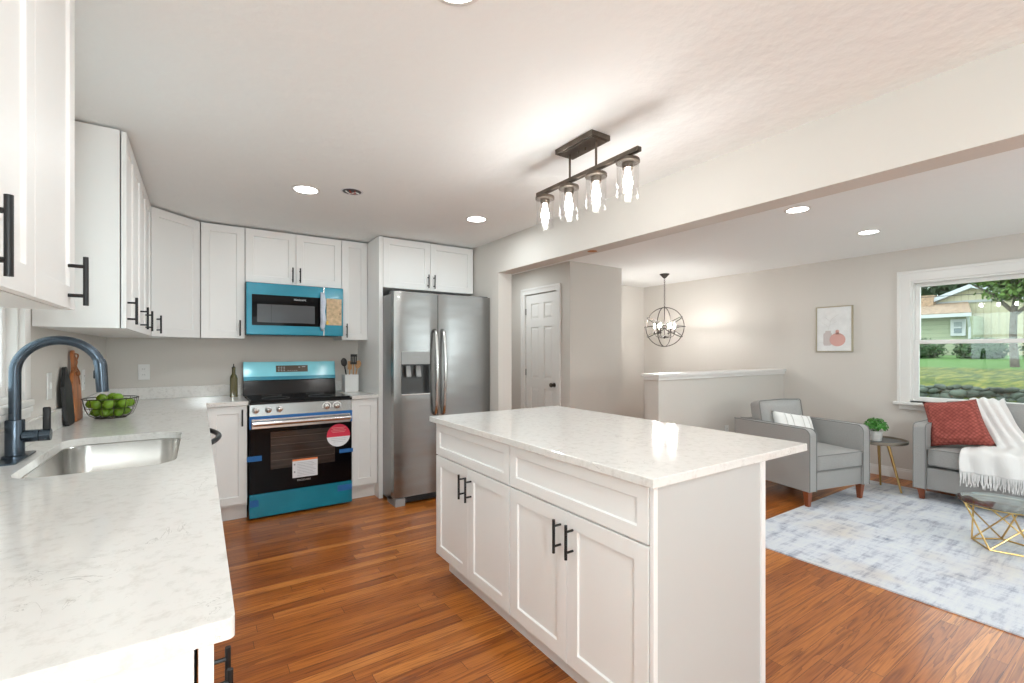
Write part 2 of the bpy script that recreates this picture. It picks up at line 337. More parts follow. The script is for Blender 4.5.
    def build(s, name, mat, parent=None, smooth=False, bev=0, seg=2, loc=None):
        me = bpy.data.meshes.new(name)
        bmesh.ops.recalc_face_normals(s.bm, faces=s.bm.faces[:])
        s.bm.to_mesh(me); s.bm.free()
        for m in (mat if isinstance(mat, (list, tuple)) else [mat]): me.materials.append(m)
        o = bpy.data.objects.new(name, me); C.objects.link(o)
        if smooth:
            me.polygons.foreach_set('use_smooth', [True]*len(me.polygons))
            if smooth != 'all':
                try: me.set_sharp_from_angle(angle=math.radians(40))
                except Exception: pass
        if bev:
            b = o.modifiers.new('edge', 'BEVEL'); b.width = bev; b.segments = seg; b.limit_method = 'ANGLE'; b.angle_limit = math.radians(35)
        if parent: o.parent = parent
        if loc: o.location = loc
        return o
def thing(name, label, cat, loc=(0, 0, 0), rz=0, group=None):
    o = bpy.data.objects.new(name, None); C.objects.link(o); o.location = loc; o.rotation_euler = (0, 0, rz)
    o.empty_display_size = .1
    return tag(o, label, cat, group)
def tag(o, label, cat, group=None):
    o['label'] = label; o['category'] = cat
    if group: o['group'] = group
    return o
def struct(name, mb, mat, parent=None, **kw):
    o = mb.build(name, mat, parent, **kw)
    if not parent: o['kind'] = 'structure'
    return o
def dup(root, loc=None, rz=None, label=None, group=None):
    r = root.copy(); C.objects.link(r)
    if loc is not None: r.location = loc
    if rz is not None: r.rotation_euler = (0, 0, rz)
    if label: r['label'] = label
    if group: r['group'] = group
    for ch in list(root.children):
        c = ch.copy(); C.objects.link(c); c.parent = r
        for g in list(ch.children):
            d = g.copy(); C.objects.link(d); d.parent = c
    return r
def light(name, kind, loc, energy, color=(1, .96, .9), parent=None, **kw):
    d = bpy.data.lights.new(name, kind); d.energy = energy; d.color = color
    for k, v in kw.items(): setattr(d, k, v)
    o = bpy.data.objects.new(name, d); C.objects.link(o); o.location = loc
    if parent: o.parent = parent
    return o
def text(body, size, parent, loc, rot, mat, ext=.0004):
    d = bpy.data.curves.new('lettering', 'FONT'); d.body = body; d.size = size; d.extrude = ext; d.align_x = 'CENTER'; d.align_y = 'CENTER'
    t = bpy.data.objects.new('lettering_curve', d); C.objects.link(t); bpy.context.view_layer.update()
    me = bpy.data.meshes.new_from_object(t.evaluated_get(bpy.context.evaluated_depsgraph_get())); bpy.data.objects.remove(t)
    me.materials.clear(); me.materials.append(mat)
    o = bpy.data.objects.new('lettering', me); C.objects.link(o); o.parent = parent; o.location = loc; o.rotation_euler = rot
    return o

# ------------------------------------------------------------------ room shell
XL, XR, XW = -.59, 2.272, 5.93       # left wall, opening wall (kitchen face), window wall
YB, YF, CZ = 4.70, -2.6, 2.32
struct('floor', MB().box(XL-.15, XW+.15, YF-.15, 6.0, -.1, 0), FLOOR)
struct('ceiling', MB().box(XL-.15, XW+.15, YF-.15, 6.0, CZ, CZ+.12), CEIL)
def wall_x(name, x0, x1, y0, y1, *ops):   # wall plane X, openings (ya,yb,za,zb) in order of y
    m = MB(); y = y0
    for a, b, c, d in ops:
        m.box(x0, x1, y, a, 0, CZ).box(x0, x1, a, b, 0, c).box(x0, x1, a, b, d, CZ); y = b
    m.box(x0, x1, y, y1, 0, CZ)
    return struct(name, m, WALL)
wall_x('wall_left', XL-.15, XL, YF, YB, (-2.2, -.2, .30, 2.12), (1.80, 2.605, 1.10, 2.10))
wall_x('wall_right', XW, XW+.15, YF, 5.02, (.50, 1.64, .80, 2.0))
struct('wall_back', MB().box(XL-.15, XR, YB, YB+.12, 0, CZ), WALL)
m = MB(); zz = (.85, 2.1)
xs = [XL, .0, 1.7, 3.0, 5.2, XW]
m.box(XL-.15, .6, YF-.15, YF, 0, CZ).box(1.6, 3.4, YF-.15, YF, 0, CZ).box(4.9, XW+.15, YF-.15, YF, 0, CZ)
for a, b in ((.6, 1.6), (3.4, 4.9)): m.box(a, b, YF-.15, YF, 0, zz[0]).box(a, b, YF-.15, YF, zz[1], CZ)
struct('wall_front', m, WALL)
struct('wall_opening', MB().box(XR, XR+.145, 3.60, 5.6, 0, CZ), WALL)
struct('beam', MB().box(XR, XR+.145, YF, 3.60, 2.015, CZ), WALL)
struct('wall_hall', MB().box(XR+.145, 3.49, 5.6, 5.72, 0, CZ), WALL)
# closet block: side wall with the door opening, front face, far walls
DY0, DY1, DZ = 4.235, 4.875, 2.015
struct('wall_closet', MB().box(3.492, 3.60, 4.01, DY0, 0, CZ).box(3.492, 3.60, DY1, 5.6, 0, CZ).box(3.492, 3.60, DY0, DY1, DZ, CZ)
       .box(3.60, 4.33, 4.01, 4.12, 0, CZ).box(4.22, 4.33, 4.12, 5.6, 0, CZ).box(3.60, 4.22, 5.5, 5.6, 0, CZ), WALL)
struct('wall_far', MB().box(4.33, XW+.15, 5.02, 5.14, 0, CZ), WALL)
HY = 2.86
hw = struct('wall_half', MB().box(3.586, XW, HY, HY+.155, 0, 1.04), WALL)
struct('trim_1', MB().box(3.555, XW-.001, HY-.03, HY+.185, 1.052, 1.08, .004)  .box(3.57, XW-.001, HY-.014, HY+.169, 1.018, 1.052, .006), TRIM)
# baseboards
def bb(name, x0, x1, y0, y1):
    struct(name, MB().box(x0, x1, y0, y1, 0, .085).box(*( (x0, x1) if abs(x1-x0) > .1 else ((x0+.005, x1) if x0 > 5 else (x0, x1-.004))), *((y0, y1) if abs(y1-y0) > .1 else (y0+.004, y1)), .085, .104), TRIM, bev=.002)
bb('baseboard_right', XW-.014, XW, YF, HY)
bb('baseboard_half', 3.586, XW-.014, HY-.014, HY)
bb('baseboard_closet', 3.60, 4.33, 3.996, 4.01)
bb('baseboard_far', 4.33, XW, 5.006, 5.02)

# windows
def window(name, frame_axis, pos, a0, a1, z0, z1, inside, cas=.085, meeting=True, stool=True, band=True, f=.040):
    """a window in a wall plane; inside=+1 / -1 direction into the room along frame_axis; a0..a1 opening along the other axis"""
    def B(mb, d0, d1, a, b, c, d, bev=0):
        p0, p1 = sorted((pos+inside*d0, pos+inside*d1))
        if frame_axis == 'x': mb.box(p0, p1, a, b, c, d, bev)
        else: mb.box(a, b, p0, p1, c, d, bev)
    m = MB()
    # casing with back band
    for a, b in ((a0-cas, a0), (a1, a1+cas)):
        B(m, 0, .018, a, b, z0-.0, z1+cas, .002)
    B(m, 0, .018, a0, a1, z1, z1+cas, .002)
    if band: B(m, .018, .032, a0-cas-.012, a0-cas+.012, z0, z1+cas-.012, .002); B(m, .018, .032, a1+cas-.012, a1+cas+.012, z0, z1+cas-.012, .002)
    if band: B(m, .018, .032, a0-cas-.012, a1+cas+.012, z1+cas-.012, z1+cas+.014, .002)
    # jamb liner
    B(m, -.15, 0, a0, a0+.02, z0, z1); B(m, -.15, 0, a1-.02, a1, z0, z1); B(m, -.15, 0, a0+.02, a1-.02, z1-.02, z1); B(m, -.15, 0, a0+.02, a1-.02, z0, z0+.02)
    root = struct(name, m, TRIM)
    root['kind'] = 'structure'
    if stool:
        m = MB(); h_ = .04 if band else .0; B(m, .001, .06 if band else .03, a0-cas-h_, a1+cas+h_, z0-.028, z0, .006)
        B(m, .0005, .018, a0-cas-.0, a1+cas+.0, z0-.075, z0-.029, .003); B(m, .018, .032, a0-cas+.03, a1+cas-.03, z0-.050, z0-.028, .004)
        struct('sill', m, TRIM, root)
    zm = (z0+z1)/2
    def sash(off, za, zb):
        m = MB(); t = .03
        B(m, off-t, off, a0+.02, a0+.02+f, za, zb, .003); B(m, off-t, off, a1-.02-f, a1-.02, za, zb, .003)
        B(m, off-t, off, a0+.02+f, a1-.02-f, za, za+f, .003); B(m, off-t, off, a0+.02+f, a1-.02-f, zb-f, zb, .003)
        s_ = struct('sash', m, TRIM, root)
        m = MB(); B(m, off-t*.6, off-t*.4, a0+.02+f-.005, a1-.02-f+.005, za+f-.005, zb-f+.005); struct('pane', m, PANE, s_)
    if meeting: sash(-.03, z0+.02, zm+.015); sash(-.068, zm-.018, z1-.02)
    else: sash(-.03, z0+.02, z1-.02)
    return root
window('window_1', 'x', XW, .50, 1.640, .785, 1.995, -1, cas=.090, f=.036)
window('window_2', 'x', XL, 1.80, 2.605, 1.10, 2.10, 1, cas=.078, band=False)
window('fill_window_5', 'x', XL, -2.2, -.2, .30, 2.12, 1, meeting=False)  # unseen window added behind the camera to light the island from the left
window('fill_window_3', 'y', YF, .6, 1.6, zz[0], zz[1], 1)  # this and the next: unseen windows added to let in fill daylight
window('fill_window_4', 'y', YF, 3.4, 4.9, zz[0], zz[1], 1)

# closet door
m = MB()
X = 3.492
for a, b in ((DY0-.068, DY0), (DY1, DY1+.075)): m.box(X-.018, X, a, b, 0, DZ, .002)
m.box(X-.018, X, DY0-.068, DY1+.075, DZ, DZ+.07, .003)
m.box(X-.026, X-.018, DY0-.072, DY0-.05, 0, DZ+.05, .002).box(X-.026, X-.018, DY1+.055, DY1+.079, 0, DZ+.05, .002).box(X-.026, X-.018, DY0-.072, DY1+.079, DZ+.05, DZ+.075, .003)
struct('trim_2', m, TRIM)
def six_panel(parent_name):
    m = MB(); Wd = DY1-DY0-.006; T = .035
    # slab in local frame: x 0..Wd, facing -y, built from stiles, rails and raised panels
    Hd = DZ-.008; st = .105; mid = .10
    rows = [(.20, .84), (.96, 1.60), (1.70, 1.895)]
    xs = [(st, (Wd-mid)/2), ((Wd+mid)/2, Wd-st)]
    m.box(0, st, 0, T, .008, Hd).box(Wd-st, Wd, 0, T, .008, Hd).box(st, Wd-st, 0, T, .008, rows[0][0])
    m.box(st, Wd-st, 0, T, rows[0][1], rows[1][0]).box(st, Wd-st, 0, T, rows[1][1], rows[2][0]).box(st, Wd-st, 0, T, rows[2][1], Hd)
    for a, b in rows:
        m.box(xs[0][1], xs[1][0], 0, T, a, b)
        for c, d in xs:
            m.box(c, d, .012, .024, a, b)
            m.panel(c+.012, d-.012, a+.012, b-.012, .010, .01, inset=.001, rec=-.007, ch=.022)
    return m
M = Matrix.Translation((3.500, DY1-.003, 0)) @ Matrix.Rotation(-PI/2, 4, 'Z')
d = struct('door_1', six_panel('x').xf(M), TRIM)
k = MB().lathe([(.026, 0), (.027, .004), (.010, .010), (.009, .03), (.022, .036), (.027, .048), (.024, .060), (.010, .066)], n=20)
k.xf(Matrix.Translation((3.500, DY0+.065, .895)) @ Matrix.Rotation(-PI/2, 4, 'Y'))
k.build('door_knob', BRASSD, d, smooth=True)
for z in (.25, 1.03, 1.80): MB().tube([(3.494, DY1-.004, z-.04), (3.494, DY1-.004, z+.04)], .006).build('hinge', BRASSD, d)

# ------------------------------------------------------------------ cabinets
def handle_mb(x, y, z, Lh=.126, horizontal=False, off=.034, r=.0058, post=.038):
    m = MB()
    if not horizontal:
        m.tube([(x, y-off, z), (x, y-off, z+Lh)], r, 12)
        for q in (-post, post): m.tube([(x, y, z+Lh/2+q), (x, y-off, z+Lh/2+q)], r*.8, 8)
    return m
def cabinet(name, label, loc, rz, Wc, depth, z0, z1, doors, drawers=(), toe=False, group=None, cat='cabinet', t=.019, side_gap=.0015, sink_cut=False):
    """local frame: x along the front, front face at y=0 looking to -y, z up. doors: (x0,x1,z0,z1,handle_x or None,handle_z)"""
    r = thing(name, label, cat, loc, rz, group)
    m = MB()
    if sink_cut:
        m.box(side_gap, .018, t+.005, depth, z0, z1).box(Wc-.018, Wc-side_gap, t+.005, depth, z0, z1).box(.018, Wc-.018, t+.005, depth, z0, z0+.018).box(.018, Wc-.018, t+.005, t+.02, z1-.09, z1)
    else: m.box(side_gap, Wc-side_gap, t+.005, depth, z0, z1)
    m.build('carcass', WHITE, r, bev=.001)
    if toe: MB().box(0.0, Wc, .085, .10, .0, z0).build('toe_kick', WHITE, r)
    for (a, b, c, d, hx, hz) in doors:
        dd = MB().panel(a, b, c, d, 0, t).build('door', WHITE, r, bev=.0012)
        if hx is not None: handle_mb(hx, 0, hz).build('handle', BLACK, dd, smooth=True)
    for (a, b, c, d) in drawers:
        MB().panel(a, b, c, d, 0, t, inset=.045).build('drawer', WHITE, r, bev=.0012)
    return r
UP, BT = 2.308, 1.40
# back wall uppers, fronts at Y=4.37
cabinet('wall_cabinet', 'tall narrow white upper cabinet left of the microwave, beside the angled corner unit', (.009, 4.37, 0), 0, .302, YB-4.37-.002, BT, UP,
        [(.002, .300, BT, UP-.004, .266, 1.42)])
cabinet('wall_cabinet', 'short double-door white upper cabinet directly above the microwave', (.312, 4.37, 0), 0, .762, YB-4.37-.002, 1.865, UP,
        [(.002, .380, 1.865, UP-.004, .353, 1.883), (.383, .760, 1.865, UP-.004, .412, 1.883)])
cabinet('wall_cabinet', 'very narrow white upper cabinet between the microwave and the refrigerator panel', (1.075, 4.37, 0), 0, .235, YB-4.37-.002, BT, UP,
        [(.002, .233, BT, UP-.004, .040, 1.42)])
cabinet('wall_cabinet', 'deep double-door white cabinet above the stainless refrigerator', (1.347, 4.04, 0), 0, .915, YB-4.04-.002, 1.862, UP,
        [(.002, .450, 1.862, UP-.004, .422, 1.880), (.453, .905, 1.862, UP-.004, .483, 1.880)])
pn = MB().box(1.3115, 1.3455, 4.06, YB-.001, 0, UP).box(1.3115, 1.3455, 4.042, 4.06, 0, UP).build('refrigerator_end_panel', WHITE, bev=.001)
tag(pn, 'full-height white end panel standing against the left side of the refrigerator', 'panel')
# angled corner upper
def corner():
    r = thing('corner_cabinet', 'angled white upper cabinet in the corner where the two cabinet runs meet', 'cabinet', (-.278, 4.084, 0), 0)
    ox, oy = .278, -4.084
    poly = [(XL+.002+ox, YB-.002+oy), (XL+.002+ox, 4.088+oy), (-.30+ox, 4.088+oy), (.006+ox, 4.394+oy), (.006+ox, YB-.002+oy)]
    MB().prism(poly, BT, UP).build('carcass', WHITE, r, bev=.001)
    Wd = math.hypot(.286, .286)
    M = Matrix.Rotation(PI/4, 4, 'Z')
    d = MB().panel(.004, Wd-.004, BT, UP-.004, 0, .019).xf(M).build('door', WHITE, r, bev=.0012)
    handle_mb(.045, 0, 1.42).xf(M).build('handle', BLACK, d, smooth=True)
corner()
# left wall uppers, fronts at X=-.278 (local +x runs along +Y)
UD = -.278-XL-.002
cabinet('wall_cabinet', 'white double-door upper cabinet on the left wall just past the sink window', (-.278, 2.77, 0), PI/2, .65, UD, BT, UP,
        [(.002, .323, BT, UP-.004, .035, 1.42), (.327, .648, BT, UP-.004, .607, 1.42)])
cabinet('wall_cabinet', 'white upper cabinet on the left wall between the double-door unit and the corner unit', (-.278, 3.421, 0), PI/2, .660, UD, BT, UP,
        [(.002, .328, BT, UP-.004, .262, 1.42), (.332, .658, BT, UP-.004, None, 0)])
cabinet('wall_cabinet', 'large white upper cabinet closest to the camera, left of the sink window', (-.278, .965, 0), PI/2, .735, UD, BT+.004, UP,
        [(.002, .366, BT+.004, UP-.004, .065, 1.409), (.369, .733, BT+.004, UP-.004, .655, 1.412)])
# base cabinets, left run: fronts at X=.018
BX = .018; BD = BX-XL-.002; BZ0, BZ1 = .115, .883
def base_doors(Wc, zt=BZ1-.004, handles='mid'):
    h = Wc/2
    return [(.002, h-.0015, BZ0+.012, zt, h-.04, zt-.16), (h+.0015, Wc-.002, BZ0+.012, zt, h+.04, zt-.16)]
cabinet('base_cabinet', 'white base cabinet under the front end of the sink counter', (BX, .802, 0), PI/2, .72, BD, BZ0, BZ1, 
        [(.002, .3385, .127, .879, .298, .524), (.3415, .718, .127, .879, .383, .524)], toe=True)
cabinet('base_cabinet', 'white sink base cabinet under the undermount sink', (BX, 1.524, 0), PI/2, 1.40, BD, BZ0, BZ1, [d_[:4]+(None, 0) for d_ in base_doors(1.40)], toe=True, sink_cut=True)
cabinet('base_cabinet', 'white corner base cabinet between the dishwasher and the back wall run', (BX, 3.548, 0), PI/2, .50, BD, BZ0, BZ1, [(.002, .498, .127, .879, None, 0)], toe=True)
# back run bases
cabinet('base_cabinet', 'white single-door base cabinet between the sink counter corner and the range', (.045, 4.08, 0), 0, .263, YB-4.08-.002, BZ0, BZ1,
        [(.004, .259, .135, .879, .226, .728)], toe=True)
cabinet('base_cabinet', 'slim white base cabinet between the range and the refrigerator panel', (1.084, 4.08, 0), 0, .226, YB-4.08-.002, BZ0, BZ1,
        [(.004, .222, .135, .879, None, 0)], toe=True)
# dishwasher
r = thing('dishwasher', 'dishwasher under the left counter with a dark bowed bar handle', 'dishwasher', (BX, 2.93, 0), PI/2)
MB().box(.004, .606, .03, BD-.01, .10, .88).build('body', GREYP, r)
dd = MB().box(.004, .606, 0, .028, .12, .88, .004).build('door', STEEL, r)
pts = [(.02+.57*k/16, -.012-.066*math.sin(PI*k/16)**.8 if 0 < k < 16 else .005, .80) for k in range(17)]
MB().tube(pts, .0145, 12).build('handle', plain('gunmetal', (.09, .09, .095), .35, .7), dd, smooth='all')
MB().box(.004, .606, .085, .10, 0, .10).build('toe_kick', BLACK, r)

# island
IX0, IX1, IY0, IY1 = 1.117, 2.080, .910, 2.526
for i, (yb, lab) in enumerate(((2.484, 'white island base cabinet under the end of the island toward the refrigerator'), (1.7135, 'white island base cabinet under the end of the island closest to the camera'))):
    cabinet('island_cabinet', lab, (1.140, yb, 0), -PI/2, .7690, .62, BZ0, BZ1,
            [(.003, .3835, .127, .693, .350, .535), (.3865, .766, .127, .693, .420, .535)], drawers=[(.003, .766, .700, .879)], toe=True)
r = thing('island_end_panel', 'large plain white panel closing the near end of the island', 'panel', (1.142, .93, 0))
MB().box(.020, .612, 0.002, .0135, 0, .883).build('board', plain('grey_white_skin', (.54, .54, .53), .4), r, bev=.001)  # board toned greyer than the cabinet paint
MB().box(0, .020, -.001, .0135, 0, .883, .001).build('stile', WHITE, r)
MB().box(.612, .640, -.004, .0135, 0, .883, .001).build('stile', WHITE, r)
bp_ = MB().box(1.763, 1.782, .945, 2.484, 0, .883).build('island_back_panel', WHITE); tag(bp_, 'plain white back panel of the island facing the living room', 'panel')
o = MB().box(1.7825, 1.790, 1.02, 1.09, .70, .815, .002).build('outlet', [OUTLET]); tag(o, 'black-faced outlet on the island back under the counter overhang', 'outlet'); 
MB().box(1.790, 1.793, 1.035, 1.075, .715, .80).build('cover', BLACK, o)
t_ = MB().box(1.7825, 1.7835, .947, .975, .53, .60).build('tape_piece', plain('pale_blue_tape', (.45, .60, .70), .6)); tag(t_, 'small pale blue tape on the island back edge', 'tape')
ct = MB().box(IX0, IX1, IY0, IY1, .884, .914).build('countertop', QUARTZ, bev=.003); tag(ct, 'white speckled quartz slab on top of the island', 'countertop')

# L-shaped counter with a cut-out for the sink
SX0, SX1, SY0, SY1, SR = -.478, -.066, 1.955, 2.735, .085
def rrect(x0, x1, y0, y1, r, n=8):
    pts = []
    for cx, cy, a0 in ((x1-r, y0+r, -PI/2), (x1-r, y1-r, 0), (x0+r, y1-r, PI/2), (x0+r, y0+r, PI)):
        for k in range(n+1):
            a = a0+PI/2*k/n; pts.append((cx+r*math.cos(a), cy+r*math.sin(a)))
    return pts
def slab(outer, inner, z0, z1):
    bm = bmesh.new()
    lay = {}
    for z in (z0, z1):
        es = []
        for loop in (outer, inner):
            vs = [bm.verts.new((x, y, z)) for x, y in loop]; lay[(z, id(loop))] = vs
            es += [bm.edges.new((vs[k], vs[(k+1) % len(vs)])) for k in range(len(vs))]
        bmesh.ops.triangle_fill(bm, use_beauty=True, use_dissolve=False, edges=es)
    for loop in (outer, inner):
        A, B = lay[(z0, id(loop))], lay[(z1, id(loop))]
        for k in range(len(A)): bm.faces.new((A[k], A[(k+1) % len(A)], B[(k+1) % len(A)], B[k]))
    m = MB(); m.bm = bm; return m
cf = .043
outer = [(XL+.002, .772)] + [(cf-.010+.010*math.sin(a), .772+.010-.010*math.cos(a)) for a in [PI/2*k/6 for k in range(7)]] + [(cf, 4.058), (.312, 4.058), (.312, YB-.002), (XL+.002, YB-.002)]
outer = [outer[0]] + outer[1:]
inner = rrect(SX0, SX1, SY0, SY1, SR)
ct = slab(outer, inner, .884, .914).build('countertop', QUARTZ, bev=.003); tag(ct, 'white speckled quartz L-shaped counter along the left wall, holding the sink', 'countertop')
ct = MB().box(1.083, 1.3105, 4.058, YB-.002, .884, .914).build('countertop', QUARTZ, bev=.003); tag(ct, 'small piece of white quartz counter between range and refrigerator', 'countertop')
bs = MB().box(XL+.002, XL+.021, .80, YB-.022, .9145, 1.008).build('backsplash', QUARTZ, bev=.002); tag(bs, 'low quartz backsplash strip along the left wall behind the faucet', 'backsplash')
bs = MB().box(XL+.002, .30, YB-.021, YB-.002, .9145, 1.008).build('backsplash', QUARTZ, bev=.002); tag(bs, 'low quartz backsplash strip on the back wall left of the range', 'backsplash')
bs = MB().box(1.09, 1.3105, YB-.021, YB-.002, .9145, 1.008).build('backsplash', QUARTZ, bev=.002); tag(bs, 'low quartz backsplash strip on the back wall right of the range', 'backsplash')

# sink
r = thing('sink', 'stainless steel undermount sink basin set into the white counter', 'sink', (0, 0, .70))
m = MB(); bm = m.bm; rings = []
for z, off, rr in ((.183, -.012, SR+.012), (.183, -.003, SR+.003), (.18, 0, SR), (.03, .008, SR-.005), (.010, .02, SR-.015), (.0, .04, SR-.02)):
    rings.append([bm.verts.new((x, y, z)) for x, y in rrect(SX0+off, SX1-off, SY0+off, SY1-off, max(rr, .02))])
for A, B in zip(rings, rings[1:]):
    for k in range(len(A)): bm.faces.new((A[k], A[(k+1) % len(A)], B[(k+1) % len(A)], B[k]))
bm.faces.new(rings[-1])
o = m.build('basin', SINKS, r, smooth=True)
sm = o.modifiers.new('thick', 'SOLIDIFY'); sm.thickness = .0015; sm.offset = 1
MB().lathe([(.045, .001), (.043, .004), (.020, .002)], cx=-.30, cy=2.35, cap0=True).build('drain', HANDLE_STEEL, r, smooth=True)

# faucet
FX, FY = -.538, 2.335
r = thing('faucet', 'tall black gooseneck pull-down kitchen faucet behind the sink', 'faucet', (FX, FY, .9145))
MB().prism(rrect(-.030, .030, -.125, .125, .012, 5), 0, .006).build('deck_plate', FAUC, r, bev=.001)
MB().lathe([(.034, .006), (.034, .012), (.0255, .015), (.0255, .135), (.0245, .138), (.019, .139)], n=28).build('body', FAUC, r, smooth=True)
R_ = .115; zc = .305
pts = [(0, 0, .135), (0, 0, .2), (0, 0, .26)] + [(R_-R_*math.cos(a), 0, zc+R_*math.sin(a)) for a in [PI*k/22 for k in range(21)]]
e_ = pts[-1]; 
MB().tube(pts, .0165, 16).build('spout', FAUC, r, smooth=True)
dx, dz = .020/.11, -1
h0 = Vector(e_) ; h1 = h0+Vector((.008, 0, -.112))
hd = MB().tube([h0+Vector((-.002, 0, .01)), h0+Vector((0, 0, -.0)), h0+Vector((.003, 0, -.012)), h1], [.0175, .0195, .0195, .0185], 18).build('spray_head', FAUC, r, smooth=True)
MB().box(-.004, .004, -.006, .006, -.016, .016, .003).xf(Matrix.Translation(h0+Vector((-.014, -.0, -.045)))).build('button', BLACK, hd)
MB().tube([(.02, 0, .078), (.060, 0, .078), (.062, 0, .078), (.064, 0, .078), (.092, 0, .078)], [.0215, .0215, .0195, .0215, .0215], 20).build('valve', FAUC, r, smooth=True)
MB().box(.070, .092, -.006, .006, .085, .178, .005, 3).build('lever', BLACK, r, smooth=True)

# ------------------------------------------------------------------ range
RX0, RX1, RY = .316, 1.080, 4.04
r = thing('range', 'freestanding electric range with teal protective film, blue tape and black glass door', 'stove', (RX0, RY, 0))
W = RX1-RX0
MB().box(.004, W-.004, .045, YB-RY-.01, .02, .885).build('body', BENAM, r)
for x in (.05, W-.05):
    MB().lathe([(.018, 0), (.018, .008), (.009, .010), (.009, .022)], cx=x, cy=.07, n=14).build('foot', GREYP, r)
ck = MB().box(0, W, .0, YB-RY-.09, .885, .905, .004).box(.012, W-.012, .02, YB-RY-.10, .905, .917, .003).build('cooktop', BENAM, r)
for bx, by, br in ((.20, .16, .10), (.56, .17, .11), (.20, .41, .075), (.55, .42, .075)):
    m = MB(); m.tube([(bx+br*math.cos(2*PI*k/40), by+br*math.sin(2*PI*k/40), .9172) for k in range(40)], .0012, 6, closed=True); m.build('burner_ring', plain('grey_ring', (.10, .10, .10), .4), ck)
cp = MB().prism([(.0, .795), (.045, .795), (.045, .885), (.014, .885)], .002, W-.002, 'x').build('control_panel', STEEL, r, bev=.001)
for x in (.012+.03, .130, .207, .560, .640):
    k = MB().lathe([(.024, 0), (.024, .008), (.020, .010), (.018, .028), (.015, .030)], n=22)
    k.box(-.003, .003, -.017, .017, .028, .034)
    k.xf(Matrix.Translation((x, .008, .842)) @ Matrix.Rotation(PI/2+.15, 4, 'X')); k.build('knob', HANDLE_STEEL, cp, smooth=True)
    if x > .5:
        k = MB().lathe([(.036, 0), (.036, .003), (.027, .003), (.027, 0)], n=24, cap0=False, cap1=False)
        k.xf(Matrix.Translation((x, .0065, .842)) @ Matrix.Rotation(PI/2+.15, 4, 'X')); k.build('bezel', CERAM, cp, smooth=True)
od = MB().box(.002, W-.002, .006, .045, .20, .790, .003).build('oven_door', BGLASS, r)
MB().box(.145, .625, .0045, .0062, .375, .665).build('window', OVENW, od)
for z in (.44, .50, .56, .62): MB().box(.150, .620, .0036, .0045, z, z+.0025).build('rack_line', plain('rack_metal', (.12, .09, .07), .5, .4), od)
MB().box(.0, W, .0, .006, .772, .795).box(0, .014, .0, .006, .70, .772).box(W-.014, W, .0, .006, .70, .772).build('blue_film_edge', BLUE, od)
m = MB(); m.tube([(.02, -.038, .742), (W-.02, -.038, .742)], .019, 16)
m.box(.018, .045, -.038, .006, .730, .754, .003).box(W-.045, W-.018, -.038, .006, .730, .754, .003); m.box(.016, W-.016, .0, .006, .70, .772)
m.build('handle', HANDLE_STEEL, od, smooth=True)
# half red sticker
def disc_half(z_sign, y):
    m = MB(); pts = [(.653+.094*math.cos(a), .592+.094*math.sin(a)) for a in ([-.12+ (PI+.24)*k/24 for k in range(25)] if z_sign > 0 else [PI+.12+(PI-.24)*k/24 for k in range(25)])]
    return m.prism(pts, y, y+.001, 'y')
disc_half(1, .002).build('red_sticker_half', RED, od); wh = disc_half(-1, .002).build('white_sticker_half', PAPER, od)
m = MB()
for k, w_ in enumerate((.10, .12, .09, .11)): m.box(.653-w_/2, .653+w_/2, .0012, .002, .618+.012*k, .622+.012*k)
m.build('sticker_print', plain('pale_red_print', (.75, .30, .32), .6), od)
m = MB()
for k, w_ in enumerate((.13, .12, .08)): m.box(.653-w_/2, .653+w_/2, .0012, .002, .565-.014*k, .567-.014*k)
m.build('sticker_print', INK, od)
lb = MB().box(.300, .488, .0022, .0032, .285, .432).build('warning_label', PAPER, od)
MB().box(.300, .488, .0014, .0022, .418, .432).build('label_band', ORANGE, od)
m = MB()
for k in range(9): m.box(.335, .475-(k % 3)*.012, .0014, .0022, .300+.0125*k, .3025+.0125*k)
m.box(.309, .321, .0014, .0022, .385, .398).box(.309, .321, .0014, .0022, .325, .338); m.build('label_print', INK, od)
text('FRIGIDAIRE', .020, od, (.385, .004, .262), (PI/2, 0, 0), SILV)
dr = MB().box(.0, W, .002, .045, .018, .196, .003).build('storage_drawer', TEAL, r)
for (a, b, c, d, sk) in ((-.016, .085, .452, .492, 0), (.66, W+.008, .440, .472, 0)): MB().box(a, b, .0032, .0042, c, d).build('tape_strip', BLUE, r)
for (a, b, c, d) in ((.002, .062, .104, .156), (.645, W-.001, .122, .172)): MB().box(a, b, .0005, .0015, c, d).build('tape_strip', BLUE, dr)
bk = MB().prism([(YB-RY-.085, .905), (YB-RY-.012, .905), (YB-RY-.012, 1.20), (YB-RY-.045, 1.20), (YB-RY-.075, 1.04), (YB-RY-.06, 1.035)], .0, W, 'x').build('backguard', BENAM, r, bev=.002)
sl = Vector((0, .030, .160)).normalized()
m = MB().box(.002, W-.002, -.003, .0, 0, .163); rot = Matrix.Translation((0, YB-RY-.0755, 1.04)) @ Matrix.Rotation(-math.atan2(.030, .160), 4, 'X'); m.xf(rot)
bf = m.build('backguard_film', TEALL, r)
m = MB().box(.002, W-.002, -.0045, -.003, 0, .032); m.xf(rot); m.build('film_fold', TEAL, bf)
m = MB().box(.255, .520, -.006, -.003, .068, .128); m.xf(rot); m.build('display', plain('brown_display', (.075, .05, .03), .15), bf)
m = MB()
for k in range(3):
    for j in range(3): m.box(.272+.022*j, .284+.022*j, -.0066, -.006, .078+.016*k, .082+.016*k)
for k in range(5): m.box(.35+.018*k, .358+.018*k, -.0066, -.006, .078, .082)
m.box(.44, .455, -.0066, -.006, .108, .113).box(.47, .50, -.0066, -.006, .112, .116); m.xf(rot); m.build('display_lettering', SILV, bf)

